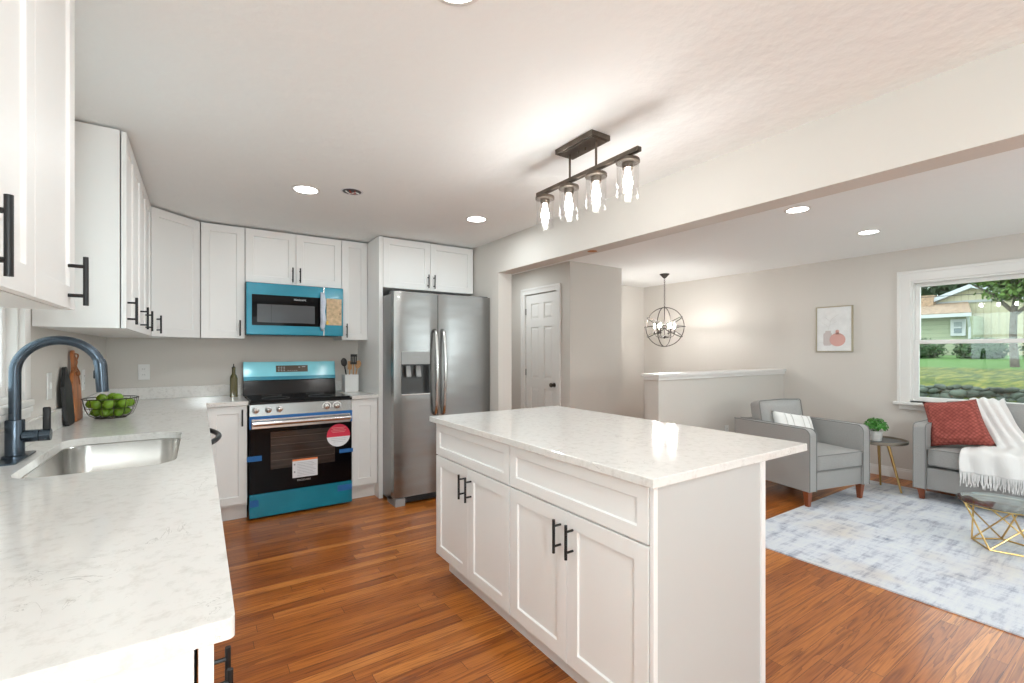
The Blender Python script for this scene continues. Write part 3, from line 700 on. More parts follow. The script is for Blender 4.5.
# ------------------------------------------------------------------ microwave
MX0, MY = .314, 4.30
r = thing('microwave', 'over-the-range microwave wrapped in teal film above the range', 'microwave', (MX0, MY, 1.43)); W = .757; Hm = .426
MB().box(0, W, .04, YB-MY-.004, .008, Hm+.006, .004).build('body', DARKP, r)
MB().box(.03, W-.03, .05, .36, -.004, .008).build('vent_grille', BENAM, r)
dd = MB().box(0, .592, .0, .038, .0, Hm, .006, 3).build('door', TEAL, r)
MB().box(.040, .590, -.003, .001, .078, .330, .001).build('door_glass', BGLASS, dd)
MB().box(.078, .518, -.0042, -.003, .103, .252).build('window', plain('microwave_mesh_window', (.055, .058, .065), .18), dd)
MB().box(.180, .182, -.0052, -.0042, .103, .252).build('window_seam', BENAM, dd)
text('FRIGIDAIRE', .019, dd, (.40, -.0045, .300), (PI/2, 0, 0), SILV)
pts = [(.575, -.004, .05), (.575, -.03, .07), (.575, -.045, .13), (.575, -.050, .21), (.575, -.045, .29), (.575, -.03, .355), (.575, -.004, .372)]
MB().tube(pts, .0105, 12).build('handle', HANDLE_STEEL, dd, smooth='all')
m = MB(); m.tube([(.578+random.uniform(-.006, .006), p[1]-.002, p[2]) for p in pts], [.010, .019, .024, .020, .025, .018, .011], 9); m.build('plastic_wrap', CLEARF, dd)
cpn = MB().box(.596, W, .0, .038, .0, Hm, .006, 3).build('control_panel', TEAL, r)
MB().box(.590, .598, .002, .02, .0, Hm).build('panel_edge', HANDLE_STEEL, r)
MB().box(.614, .742, -.004, .001, .095, .328, .001).build('cardboard_cover', CARD, cpn)
MB().box(.612, .630, -.0055, -.004, .100, .13).build('yellow_tag', plain('yellow_paper', (.75, .48, .05), .6), cpn)
MB().box(.725, .732, -.0055, -.004, .19, .205).build('black_dot', BLACK, cpn)

# ------------------------------------------------------------------ refrigerator
GX0, GX1, GY = 1.335, 2.264, 3.725
r = thing('refrigerator', 'stainless steel side-by-side refrigerator with water dispenser in the left door', 'refrigerator', (GX0, GY, 0)); W = GX1-GX0; S = 1.733-GX0
MB().box(.012, W-.012, .085, YB-GY-.02, .03, 1.782, .004).build('body', STEELV, r)
MB().box(.02, W-.02, .095, .10, 1.782, 1.80).box(.012, .10, .03, .16, 1.782, 1.806, .004).box(W-.10, W-.012, .03, .16, 1.782, 1.806, .004).build('hinge_cover', DARKP, r)
def fdoor(a, b, cut=None):
    z0, z1 = .075, 1.795
    m = MB(); n = 10
    def bulge(x): 
        t = (x-a)/(b-a); return -.012*(1-(2*t-1)**4)
    xs = [a+(b-a)*k/n for k in range(n+1)]
    if cut:
        xs = sorted(set(xs+[cut[0], cut[1]])); zs = [z0, cut[2], cut[3], z1]
    else: zs = [z0, z1]
    bm = m.bm; g = [[bm.verts.new((x, bulge(x)+.012, z)) for x in xs] for z in zs]; gb = [[bm.verts.new((x, .08, z)) for x in xs] for z in zs]
    for j in range(len(zs)-1):
        for i in range(len(xs)-1):
            if cut and cut[0]-1e-6 <= xs[i] < cut[1]-1e-6 and j == 1: continue
            bm.faces.new((g[j][i], g[j][i+1], g[j+1][i+1], g[j+1][i]))
            bm.faces.new((gb[j][i], gb[j+1][i], gb[j+1][i+1], gb[j][i+1]))
    for j in range(len(zs)-1):
        bm.faces.new((g[j][0], g[j+1][0], gb[j+1][0], gb[j][0])); bm.faces.new((g[j][-1], gb[j][-1], gb[j+1][-1], g[j+1][-1]))
    for i in range(len(xs)-1):
        bm.faces.new((g[0][i], gb[0][i], gb[0][i+1], g[0][i+1])); bm.faces.new((g[-1][i], g[-1][i+1], gb[-1][i+1], gb[-1][i]))
    return m.build('door', STEEL, r, smooth=True)
cut = (.062, .318, .925, 1.292)
d1 = fdoor(.0, S-.003, cut); d2 = fdoor(S+.003, W)
for dd, x in ((d1, S-.037), (d2, S+.040)):
    pts = [(x, .004, .752), (x, -.030, .765)] + [(x, -.030-.030*math.sin(PI*k/12), .78+.68*k/12) for k in range(1, 12)] + [(x, -.030, 1.462), (x, .004, 1.478)]
    MB().tube(pts, .0145, 14).build('handle', HANDLE_STEEL, dd, smooth='all')
a, b, c, d = cut
dsp = MB().box(a+.0, b-.0, -.003, .02, 1.185, d, .003).build('dispenser', plain('grey_metal_panel', (.27, .27, .265), .35, .5), d1)
m = MB(); m.box(a, b, .068, .078, c, 1.185).box(a, a+.006, .0, .07, c, 1.185).box(b-.006, b, .0, .07, c, 1.185).box(a, b, .0, .07, 1.178, 1.187)
m.build('dispenser_recess', plain('recess_plastic', (.05, .05, .05), .25), d1)
m = MB().box(a, b, -.004, .07, c, c+.012, .002); m.build('drip_tray', HANDLE_STEEL, d1)
for x in (.135, .225):
    m = MB(); m.box(-.022, .022, -.01, .01, -.10, 0, .006, mat=None); m.xf(Matrix.Translation((x, .045, 1.172)) @ Matrix.Rotation(-.25, 4, 'X')); m.build('dispenser_paddle', GREYP, d1)
text('FRIGIDAIRE', .013, d1, (.19, -.0035, 1.245), (PI/2, 0, 0), INK)
m = MB().box(.10, W-.02, .02, .06, .020, .068, .002); m.build('grille', DARKP, r)
m = MB()
for k in range(6): m.box(.12, W-.03, .016, .021, .026+.007*k, .0285+.007*k)
m.build('grille_slats', BLACK, r)
for x in (.012, W-.10): MB().box(x, x+.085, .004, .20, 0, .066, .004).build('foot', GREYP, r)

# ------------------------------------------------------------------ things on the counters
r = thing('crock', 'square white ceramic utensil crock on the counter right of the range', 'crock', (1.178, 4.48, .9145))
m = MB(); t = .062; bm = m.bm
for z0, z1, a, b in ((0, .006, 0, t),): m.box(-t, t, -t, t, z0, z1)
m.box(-t, -t+.007, -t, t, .006, .165).box(t-.007, t, -t, t, .006, .165).box(-t+.007, t-.007, -t, -t+.007, .006, .165).box(-t+.007, t-.007, t-.007, t, .006, .165)
m.build('body', CERAM, r, bev=.002)
def utensil(label, name, dx, dy, tx, ty, L_, head, hm, sm):
    u = thing(name, label, 'utensil', (1.178+dx, 4.48+dy, .9225))
    u.rotation_euler = (ty, tx, 0)
    MB().tube([(0, 0, 0), (0, 0, L_)], [.005, .0065], 8).build('shaft', sm, u, smooth=True)
    head(L_).build('head', hm, u, smooth=True)
def spoon(Lz): return MB().ball((0, 0, Lz+.035), .034, (.85, .22, 1.2))
def spat(Lz):
    m = MB()
    for k in range(4): m.box(-.028+k*.0155, -.0185+k*.0155, -.003, .003, Lz+.018, Lz+.075)
    return m.box(-.030, .030, -.003, .003, Lz, Lz+.02).box(-.030, .030, -.003, .003, Lz+.072, Lz+.095, .001)
def flat(Lz): return MB().box(-.020, .020, -.004, .004, Lz-.02, Lz+.06, .003)
utensil('black spoon leaning left in the utensil crock', 'cooking_spoon', -.015, -.02, -.17, .02, .24, spoon, BLACK, BLACK)
utensil('black slotted turner standing right in the utensil crock', 'slotted_turner', .02, -.02, .03, .0, .25, spat, BLACK, WOODL)
utensil('light wooden spatula in the middle of the utensil crock', 'wooden_spatula', .0, .03, .05, -.1, .22, flat, WOODL, WOODL)
utensil('light wooden spoon leaning right at the back of the utensil crock', 'wooden_spoon', .03, .035, .24, -.08, .22, spoon, WOODL, WOODL)
r = thing('oil_bottle', 'slim olive-green glass bottle on the counter left of the range', 'bottle', (.240, 4.53, .9145))
MB().prism(rrect(-.028, .028, -.028, .028, .008, 4), 0, .160).lathe([(.028, .158), (.024, .175), (.014, .192), (.0125, .235), (.015, .237), (.015, .245)], n=20).build('body', BOTTLE, r, smooth=True)
MB().lathe([(.011, .245), (.011, .250), (.004, .255), (.0035, .275)], n=12).build('pourer', BLACK, r, smooth=True)

# fruit basket of limes
BXc, BYc = -.420, 3.50
r = thing('wire_basket', 'dark wire basket full of limes on the counter by the cutting board', 'basket', (BXc, BYc, .9145))
def ring(rad, z, n=40): return [(rad*math.cos(2*PI*k/n), rad*math.sin(2*PI*k/n), z) for k in range(n)]
MB().tube(ring(.125, .112), .0028, 6, closed=True).build('rim', IRON, r, smooth=True)
MB().tube(ring(.070, .003), .0025, 6, closed=True).build('base_ring', IRON, r, smooth=True)
m = MB()
prof = [(.070, .003), (.098, .020), (.112, .052), (.120, .085), (.125, .112)]
for k in range(14):
    a = 2*PI*k/14; m.tube([(rr*math.cos(a), rr*math.sin(a), z) for rr, z in prof], .0015, 5)
m.tube(ring(.114, .06), .0015, 5, closed=True)
for k in range(4):
    a = PI*k/4; m.tube([(.07*math.cos(a), .07*math.sin(a), .003), (-.07*math.cos(a), -.07*math.sin(a), .003)], .0015, 5)
m.build('wires', IRON, r, smooth=True)
lm = MB(); lm.ball((0, 0, 0), .0245, (1, 1, 1.12), 3); lm.ball((0, 0, .0285), .006, (1, 1, .8), 2); lm.ball((0, 0, -.0285), .005, (1, 1, .8), 2)
spots = []
for k in range(6): a = 2*PI*k/6+.2; spots.append((.062*math.cos(a), .062*math.sin(a), .036))
spots.append((0, 0, .032))
for k in range(8): a = 2*PI*k/8; spots.append((.084*math.cos(a), .084*math.sin(a), .082))
for k in range(3): a = 2*PI*k/3+.5; spots.append((.034*math.cos(a), .034*math.sin(a), .083))
for k in range(3): a = 2*PI*k/3-.6; spots.append((.040*math.cos(a), .040*math.sin(a), .114))
first = None
for i, (x, y, z) in enumerate(spots):
    if first is None:
        o = lm.build('lime', LIME, smooth='all'); first = o
    else: o = first.copy(); C.objects.link(o)
    o.location = (BXc+x, BYc+y, .9145+z); o.rotation_euler = (random.uniform(0, 3), random.uniform(0, 3), random.uniform(0, 3))
    tag(o, 'green lime piled with others in the dark wire basket', 'lime', 'limes in the wire basket')
first['label'] = 'green lime piled with others in the dark wire basket'

# cutting board and its shadow slab on the left wall
def board(name, label, y, foot_x, top_x, Hh, Wb, hh, mat, cord=False):
    tilt = math.atan2(foot_x-top_x, Hh)
    r = thing(name, label, 'cutting board', (foot_x, y, .916)); r.rotation_euler = (0, -tilt, 0)
    hb = Hh-hh; pts = rrect(-Wb/2, Wb/2, 0, hb, .045, 6)
    # outline in (y,z) plane: body with a neck and a rounded grip
    P = [(-Wb/2, .03), (-Wb/2+.02, 0), (Wb/2-.02, 0), (Wb/2, .03), (Wb/2, hb-.05), (Wb/2-.03, hb-.01), (.028, hb+.015), (.020, hb+.03)]
    P += [(.024*math.cos(a), Hh-.024+.024*math.sin(a)) for a in [PI*k/8 for k in range(9)]]
    P += [(-.020, hb+.03), (-.028, hb+.015), (-Wb/2+.03, hb-.01), (-Wb/2, hb-.05)]
    MB().prism(P, -.016, 0, 'x').build('board', mat, r, bev=.003)
    if cord:
        pts = [(.004+.008*math.sin(k), .030*math.sin(2*PI*k/18), Hh-.075+.055*math.cos(2*PI*k/18)) for k in range(18)]
        MB().tube(pts, .004, 6, closed=True).build('cord_loop', TWINE, r, smooth=True)
        MB().ball((.008, .0, Hh-.13), .010, (1, 1, 1.4)).tube([(.008, .004, Hh-.13), (.010, .012, Hh-.19)], .003, 6).build('cord_knot', TWINE, r, smooth=True)
    return r
board('board_shadow', 'black slab standing for the dark shadow beside the wooden cutting board', 3.262, -.545, -.566, .30, .16, .05, SHADE)  # black slab put where a dark wedge of shadow falls
board('cutting_board', 'wooden paddle cutting board with leather cord leaning behind the lime basket', 3.455, -.545, -.568, .385, .19, .12, ACACIA, cord=True)

# outlets and switches
def plate(name, label, loc, rz, slots=True, group=None):
    r = thing(name, label, 'outlet' if slots else 'switch', loc, rz, group)
    MB().box(-.037, .037, -.006, -.0005, -.062, .062, .002).build('cover_plate', OUTLET, r)
    if slots:
        for z in (-.022, .022):
            MB().box(-.016, .016, -.008, -.006, z-.015, z+.015, .001).build('socket', OUTLET, r)
            MB().box(-.007, -.005, -.0086, -.008, z-.004, z+.007).box(.005, .007, -.0086, -.008, z-.004, z+.007).build('slot', SLOT, r)
    else: MB().box(-.008, .008, -.012, -.006, -.016, .016, .002).build('rocker', OUTLET, r)
    return r
plate('outlet', 'white outlet on the back wall above the corner of the counter', (-.364, YB, 1.13), 0)
plate('light_switch', 'white switch plate on the left wall beside the sink window', (XL, 3.04, 1.13), PI/2, False)
plate('outlet', 'white outlet on the left wall behind the cutting board', (XL, 3.82, 1.12), PI/2)
plate('outlet', 'white outlet low on the half wall seen over the island edge', (4.70, HY, .44), 0)

# ------------------------------------------------------------------ ceiling lights
def downlight(x, y, lab, on=True, group='round recessed ceiling downlights'):
    r = thing('downlight', lab, 'ceiling light', (x, y, CZ), 0, group)
    MB().lathe([(.068, -.0035), (.082, -.0035), (.085, -.001), (.085, 0)], n=36, cap0=False, cap1=False).build('trim_ring', TRIM, r, smooth=True)
    MB().lathe([(.0685, -.001), (.0685, -.0032), (.03, -.0036), (.002, -.0037)], n=36, cap0=False, cap1=True).build('lens', LENS, r)
    light('downlight_lamp', 'AREA', (0, 0, -.012), LAMP, (.90, .98, 1), r, shape='DISK', size=.13)
    return r
for x, y, lab in ((.562, 3.175, 'lit recessed downlight in front of the left upper cabinets, beside the open ceiling hole'),
                  (1.784, 3.144, 'lit recessed downlight in front of the refrigerator'),
                  (.594, 1.165, 'lit recessed downlight cut by the top edge of the picture'),
                  (3.591, 1.637, 'lit recessed downlight in the living room ceiling, closer to the beam'),
                  (4.773, 1.605, 'lit recessed downlight in the living room ceiling, closer to the window'),
                  (.594, -1.0, 'added unseen fill downlight behind the camera over the kitchen aisle'),  # from here on: unseen fill lamps added to brighten the rooms
                  (3.591, -.9, 'added unseen fill downlight behind the camera near the beam'),
                  (2.95, 4.75, 'added fill downlight hidden in the hallway beside the closet door'),
                  (4.773, -.9, 'added unseen fill downlight behind the camera near the window wall')):
    downlight(x, y, lab)
r = thing('ceiling_hole', 'open round cutout with loose wires in the kitchen ceiling', 'ceiling fixture', (.814, 3.05, CZ))
MB().lathe([(.058, -.0005), (.058, -.002), (.062, -.003), (.068, -.003), (.070, -.0005)], n=28, cap0=False, cap1=False).build('rim', PAPER, r)
MB().lathe([(.0585, -.0012), (.002, -.0012)], n=28, cap0=False).build('cavity', DARKP, r)
MB().tube([(-.04, .0, -.003), (-.01, .015, -.012), (.02, -.01, -.006), (.045, .01, -.003)], .004, 6).build('wire', CERAM, r, smooth=True)
MB().tube([(-.02, -.02, -.003), (.0, .01, -.010), (.03, .02, -.004)], .004, 6).tube([(.01, -.03, -.003), (.02, 0, -.012), (.0, .03, -.004)], .003, 6).build('wire', plain('red_wire', (.35, .04, .02), .5), r, smooth=True)
o = MB().lathe([(.035, 0), (.034, .0015), (.002, .0015)], n=20).xf(Matrix.Translation((2.345, 2.45, 2.0125))).build('beam_patch', plain('raw_wood_patch', (.45, .20, .08), .8)); tag(o, 'small round raw-wood hole on the underside of the beam', 'patch')

# unseen fill globes added behind the camera to brighten the ceiling
def globe(x, y, lab, gm):
    r = thing('fill_globe_light', lab, 'ceiling light', (x, y, 0))
    MB().lathe([(.06, CZ-.0005), (.06, CZ-.02), (.01, CZ-.03), (.008, 1.60), (.05, 1.59), (.052, 1.565)], n=28).build('canopy', BRONZE, r, smooth=True)
    MB().ball((0, 0, 1.46), .12, sub=3).build('globe', gm, r, smooth='all')
globe(.08, -1.25, 'added white fill-light globe hanging unseen behind the camera in the kitchen', FILL_GLOBE)
globe(4.2, -1.5, 'added white fill-light globe hanging unseen behind the camera in the living room', FILL_GLOBE2)

# track light over the island
TX, TZ = 1.560, 2.160
r = thing('track_light', 'bronze four-light ceiling fixture with clear glass jar shades above the island', 'ceiling light', (TX, 1.703, 0))
MB().box(-.057, .062, -.130, .138, CZ-.026, CZ-.0005, .002).box(-.047, .052, -.120, .128, CZ-.03, CZ-.026, .001).build('canopy', BRONZE, r)
for y in (-.02, .03): MB().lathe([(.004, CZ-.045), (.005, CZ-.043), (.005, CZ-.03)], cx=.005, cy=y, n=10).build('screw', BRONZE, r)
MB().box(-.0125, .0125, -.360, .360, TZ-.010, TZ+.010, .001).build('bar', BRONZE, r)
for y in (.090, -.098): MB().tube([(0, y, TZ+.01), (0.0, y, CZ-.028)], .0055, 10).build('rod', BRONZE, r, smooth=True)
for i, y in enumerate((.294, .098, -.098, -.294)):
    s_ = MB().lathe([(.012, TZ-.010), (.022, TZ-.014), (.024, TZ-.022), (.050, TZ-.026), (.052, TZ-.030), (.052, TZ-.040), (.026, TZ-.042), (.024, TZ-.066), (.012, TZ-.068)], cx=0, cy=y, n=28).build('socket_cap', BRONZE, r, smooth=True)
    MB().lathe([(.0485, TZ-.036), (.0488, TZ-.060), (.049, TZ-.190), (.0475, TZ-.194), (.046, TZ-.190), (.0465, TZ-.060), (.0462, TZ-.036)], cx=0, cy=y, n=32, cap0=False, cap1=False).build('glass_shade', GLASS, s_, smooth=True)
    MB().lathe([(.009, TZ-.066), (.012, TZ-.085), (.019, TZ-.115), (.021, TZ-.130), (.016, TZ-.148), (.004, TZ-.157)], cx=0, cy=y, n=16).build('bulb', BULB, s_, smooth='all')

# orb chandelier
CX_, CY_, CZ_ = 5.117, 3.984, 1.618
r = thing('chandelier', 'iron orb cage chandelier with candle lights hanging by the half wall', 'chandelier', (CX_, CY_, 0)); RO = .257
MB().lathe([(.010, 2.262), (.020, 2.268), (.045, 2.296), (.062, 2.312), (.063, 2.3195)], n=28).build('canopy', IRON, r, smooth=True)
m = MB(); z = CZ_+RO+.02; k = 0
while z < 2.26:
    ax = (1, 0) if k % 2 else (0, 1)
    m.tube([(ax[0]*.009*math.cos(a), ax[1]*.009*math.cos(a), z+.016*math.sin(a)+.016) for a in [2*PI*j/10 for j in range(10)]], .0022, 5, closed=True); z += .026; k += 1
m.build('chain', IRON, r, smooth=True)
def hoop(Rm, n=48, rr=.0055):
    return MB().tube([Vector((0, 0, CZ_)) + Rm @ Vector((RO*math.cos(2*PI*k/n), RO*math.sin(2*PI*k/n), 0)) for k in range(n)], rr, 6, closed=True)
for e in ((PI/2, 0, .3), (PI/2, 0, .3+PI/2), (.55, 0, .4), (-.55, .0, .9), (0, 0, 0)):
    Rm = Matrix.Rotation(e[2], 3, 'Z') @ Matrix.Rotation(e[1], 3, 'Y') @ Matrix.Rotation(e[0], 3, 'X')
    hoop(Rm).build('hoop', IRON, r, smooth=True)
MB().tube([(0, 0, CZ_-.13), (0, 0, CZ_+RO+.02)], .006, 8).lathe([(.006, CZ_-.155), (.022, CZ_-.14), (.028, CZ_-.125), (.010, CZ_-.105)], n=16).build('stem', IRON, r, smooth=True)
for k in range(6):
    a = 2*PI*k/6+.25; x, y = .125*math.cos(a), .125*math.sin(a)
    am = MB().tube([(.01*math.cos(a), .01*math.sin(a), CZ_-.12), (x*.5, y*.5, CZ_-.145), (x*.9, y*.9, CZ_-.12), (x, y, CZ_-.085)], .004, 6).lathe([(.005, CZ_-.09), (.020, CZ_-.082), (.021, CZ_-.078), (.010, CZ_-.076), (.0095, CZ_-.01)], cx=x, cy=y, n=12).build('arm', IRON, r, smooth=True)
    MB().lathe([(.005, CZ_-.01), (.009, CZ_+.008), (.009, CZ_+.022), (.002, CZ_+.045)], cx=x, cy=y, n=12).build('candle_bulb', BULBC, am, smooth='all')

# ------------------------------------------------------------------ living room
rug = MB().prism(rrect(3.09, 5.56, -1.35, 1.862, .004, 2), 0.0005, .009).build('rug', RUG); tag(rug, 'large faded pale blue and grey area rug on the living room floor', 'rug')
RZ = .0095
def sofa_arm(x0, x1, y0, y1, z0, z1, rr=.055):
    """upholstered arm with rounded front top, running along y; outline in (y,z)"""
    P = [(y0, z0), (y1, z0), (y1, z1)] + [(y0+rr-rr*math.sin(a), z1-rr+rr*math.cos(a)) for a in [PI/2*k/7 for k in range(8)]]
    return MB().prism(P, x0, x1, 'x')
def piping(parent, x, y0, y1, z0, z1, rr=.055):
    P = [(x, y1, z1)] + [(x, y0+rr-rr*math.sin(a), z1-rr+rr*math.cos(a)) for a in [PI/2*k/7 for k in range(8)]] + [(x, y0, z0)]
    return P
def leg(x, y, parent, hgt=.135, sx=1, z=0):
    m = MB(); bm = m.bm
    for (a, zz_) in ((.016, 0), (.026, hgt)): pass
    A = [bm.verts.new((x+sx*0+dx*.015, y+dy*.015, z)) for dx, dy in ((-1, -1), (1, -1), (1, 1), (-1, 1))]
    B = [bm.verts.new((x-sx*.006+dx*.026, y+dy*.026, hgt)) for dx, dy in ((-1, -1), (1, -1), (1, 1), (-1, 1))]
    for k in range(4): bm.faces.new((A[k], A[(k+1) % 4], B[(k+1) % 4], B[k]))
    bm.faces.new(A[::-1]); bm.faces.new(B)
    return m.build('leg', WALNUT, parent, bev=.002)
# armchair: local x across (0..w), y back, origin front-left
ac = thing('armchair', 'grey upholstered armchair with walnut legs and a white pillow on it', 'armchair', (4.124, 1.790, RZ), math.radians(-13)); W, D = .742, .76
AZ0, AZ1 = .13, .642
for x0, x1, sx in ((0, .085, 0), (W-.085, W, 1)):
    a = sofa_arm(x0, x1, 0, D, AZ0, AZ1).build('arm', FABRIC, ac, smooth=True, bev=.008, seg=3)
    for xe in (x0+.003, x1-.003): MB().tube(piping(ac, xe, -.002, D, AZ0, AZ1+.001), .004, 6).build('piping', PIPING, a, smooth=True)
MB().box(.087, W-.087, .012, D-.05, AZ0+.005, .285, .008).build('seat_base', FABRIC, ac, smooth=True)
c_ = MB().cushion(.088, W-.088, -.005, .58, .288, .430, .022, (.0, .006, .018), cuts=11).build('seat_cushion', FABRIC, ac, smooth='all')
m = MB()
for z in (.300, .422): m.tube([(.095, -.004-.004*math.sin(PI*k/10) if z > 0 else 0, z+.004*math.sin(PI*k/10)) if False else (.095+(W-.19)*k/10, -.006-.002*math.sin(PI*k/10), z) for k in range(11)], .004, 6)
m.build('piping', PIPING, c_, smooth=True)
MB().box(.087, W-.087, D-.12, D-.002, AZ0+.005, .645, .02, 3).build('back_frame', FABRIC, ac, smooth=True)
Mt = Matrix.Translation((0, D-.21, .42)) @ Matrix.Rotation(-.17, 4, 'X')
bc = MB().cushion(.095, W-.095, -.055, .065, .0, .40, .03, (.0, .035, .012), mat=Mt, cuts=11).build('back_cushion', FABRIC, ac, smooth='all')
loop = [Mt @ Vector(p) for p in ((.10, -.050, .01), (.10, -.050, .385), (.115, -.050, .397), (W/2, -.052, .404), (W-.115, -.050, .397), (W-.10, -.050, .385), (W-.10, -.050, .01))]
MB().tube(loop, .004, 6).build('piping', PIPING, bc, smooth=True)
for x, y, sx in ((.05, .05, -1), (W-.05, .05, 1), (.05, D-.06, -1), (W-.05, D-.06, 1)): leg(x, y, ac, sx=-sx, z=(0 if y < .1 else -RZ))
# white pillow on it
p = thing('throw_pillow', 'white pillow with faint grey woven stripes resting in the armchair', 'pillow', (0, 0, 0))
MW = ac_m = Matrix.Translation((4.124, 1.790, RZ)) @ Matrix.Rotation(math.radians(-13), 4, 'Z')
loc_ = MW @ Vector((.385, .43, .575)); p.location = loc_
p.rotation_euler = (math.radians(-26), math.radians(9), math.radians(-20))
def pillow_mb(w_, h_, t_, n=16, seed=0):
    m = MB(); bm = m.bm; F = {}; 
    for s_ in (-1, 1):
        for i in range(n+1):
            for j in range(n+1):
                u, v = 2*i/n-1, 2*j/n-1
                edge = i in (0, n) or j in (0, n)
                if edge and s_ == 1: F[(s_, i, j)] = F[(-1, i, j)]; continue
                pinch = 1-.07*(1-abs(u)**2)*abs(v)**3; pin2 = 1-.07*(1-abs(v)**2)*abs(u)**3
                th = t_/2*((1-u**4)*(1-v**4))**.55
                th *= 1+.12*noise.noise(Vector((u*2+seed, v*2, s_)))
                F[(s_, i, j)] = bm.verts.new((u*w_/2*pin2, s_*th, v*h_/2*pinch))
    for s_ in (-1, 1):
        for i in range(n):
            for j in range(n): bm.faces.new([F[(s_, i, j)], F[(s_, i+1, j)], F[(s_, i+1, j+1)], F[(s_, i, j+1)]])
    return m
cv = pillow_mb(.44, .28, .12, seed=3).build('cover', WPIL, p, smooth='all')
for xx in (-.13, -.06, .06, .13):
    m = MB(); 
    for s_ in (-1,):
        pts = [(xx, s_*(.006+.058*((1-(2*xx/.44)**4)*(1-(2*z/.28)**4))**.55), z) for z in [-.115+.23*k/10 for k in range(11)]]
        m.tube(pts, .0035, 5)
    m.build('stripe', GSTRIPE, cv, smooth=True)
# side table
r = thing('side_table', 'round tray side table with gold legs between armchair and sofa', 'table', (5.248, 1.700, RZ+.003)); r.scale = (1, 1, 1.035)
MB().lathe([(.220, .425), (.228, .430), (.230, .452), (.225, .453), (.221, .434), (.02, .434)], n=48, cap0=True, cap1=True).build('rim', TRAYRIM, r, smooth=True)
MB().lathe([(.2195, .4345), (.219, .4365), (.002, .4365)], n=48).build('tray_surface', TRAY, r, smooth=True)
for k, (x, y) in enumerate(((.185, .030), (.020, -.178), (-.045, .14))):
    MB().tube([(x*.45, y*.45, .424), (x, y, 0)], [.013, .008], 10).build('leg', GOLD, r, smooth=True)
# potted plant
r = thing('potted_plant', 'small leafy green plant in a pale concrete pot on the side table', 'plant', (5.240, 1.705, RZ+.003+.4368*1.035))
MB().lathe([(.042, 0), (.055, .085), (.055, .09), (.049, .09), (.046, .078), (.002, .078)], n=28).build('pot', POT, r, smooth=True)
m = MB(); rnd = random.Random(3)
for k in range(520):
    a = rnd.uniform(0, 2*PI); b = math.acos(rnd.uniform(-.25, 1)); q = rnd.uniform(.6, 1)
    c = Vector((.095*q*math.sin(b)*math.cos(a), .095*q*math.sin(b)*math.sin(a), .125+.085*q*math.cos(b)))
    n = (c-Vector((0, 0, .10))).normalized()+Vector((rnd.uniform(-.6, .6), rnd.uniform(-.6, .6), rnd.uniform(-.3, .6))); n.normalize()
    t = n.cross(Vector((rnd.random(), rnd.random(), rnd.random()))).normalized(); s_ = n.cross(t); l = rnd.uniform(.011, .018)
    vs = [m.bm.verts.new(c+t*l*x+s_*l*.6*y+n*zz_) for x, y, zz_ in ((-1, 0, 0), (0, -1, .002), (1, 0, -.002), (0, 1, .002))]
    m.bm.faces.new(vs)
m.build('foliage', LEAF, r)
m = MB()
for k in range(9):
    a = 2*PI*k/9; m.tube([(.01*math.cos(a), .01*math.sin(a), .07), (.05*math.cos(a), .05*math.sin(a), .15)], .0018, 5)
m.build('stems', LEAF, r)

# sofa: local x across (runs toward -Y), y back (toward +X); origin front-left at its window-side arm end
SW, SD = 1.95, .66
so = thing('sofa', 'grey upholstered sofa under the window with a coral pillow and white throw', 'sofa', (5.19, 1.420, RZ), -PI/2)
SZ0, SZ1 = .095, .655
for x0, x1 in ((0, .088), (SW-.088, SW)):
    a = sofa_arm(x0, x1, 0, SD, SZ0, SZ1, .04).build('arm', FABRIC, so, smooth=True, bev=.008, seg=3)
    for xe in (x0+.003, x1-.003): MB().tube(piping(so, xe, -.002, SD, SZ0, SZ1+.001, .04), .004, 6).build('piping', PIPING, a, smooth=True)
MB().box(.090, SW-.090, .012, SD-.02, SZ0+.005, .285, .008).build('seat_base', FABRIC, so, smooth=True)
mid = SW/2
for a_, b_ in ((.092, mid-.003), (mid+.003, SW-.092)):
    c_ = MB().cushion(a_, b_, .0, .50, .300, .452, .022, (.0, .006, .014), cuts=11).build('seat_cushion', FABRIC, so, smooth='all')
    m = MB()
    for z in (.312, .444): m.tube([(a_+.01+(b_-a_-.02)*k/10, -.002-.002*math.sin(PI*k/10), z) for k in range(11)], .004, 6)
    m.build('piping', PIPING, c_, smooth=True)
    Mt = Matrix.Translation((0, .52, .44)) @ Matrix.Rotation(-.14, 4, 'X')
    MB().cushion(a_, b_, -.06, .06, .0, .395, .03, (.0, .02, .006), mat=Mt, cuts=11).build('back_cushion', FABRIC, so, smooth='all')
MB().box(.090, SW-.090, SD-.09, SD, SZ0+.005, .80, .02, 3).build('back_frame', FABRIC, so, smooth=True)
for x, y, sx in ((.05, .05, -1), (SW-.05, .05, 1), (.05, SD-.06, -1), (SW-.05, SD-.06, 1)): leg(x, y, so, hgt=.10, sx=-sx, z=(0 if y < .3 else -RZ))
# coral knit pillow
p = thing('knit_pillow', 'coral red chunky-knit square pillow leaning in the sofa corner', 'pillow', (5.415, 1.165, .672+RZ)); p.rotation_euler = (math.radians(-24), math.radians(-4), math.radians(-96))
p.rotation_euler = (math.radians(-26), math.radians(-9), math.radians(-86))
kp = pillow_mb(.41, .42, .15, seed=8)
for v in kp.bm.verts:
    tz_ = max(0, (v.co.z+.21)/.42); xr_ = (v.co.x+.205)/.41
    v.co.x -= tz_*(.030+.055*xr_)
kp.build('cover', KNIT, p, smooth='all')
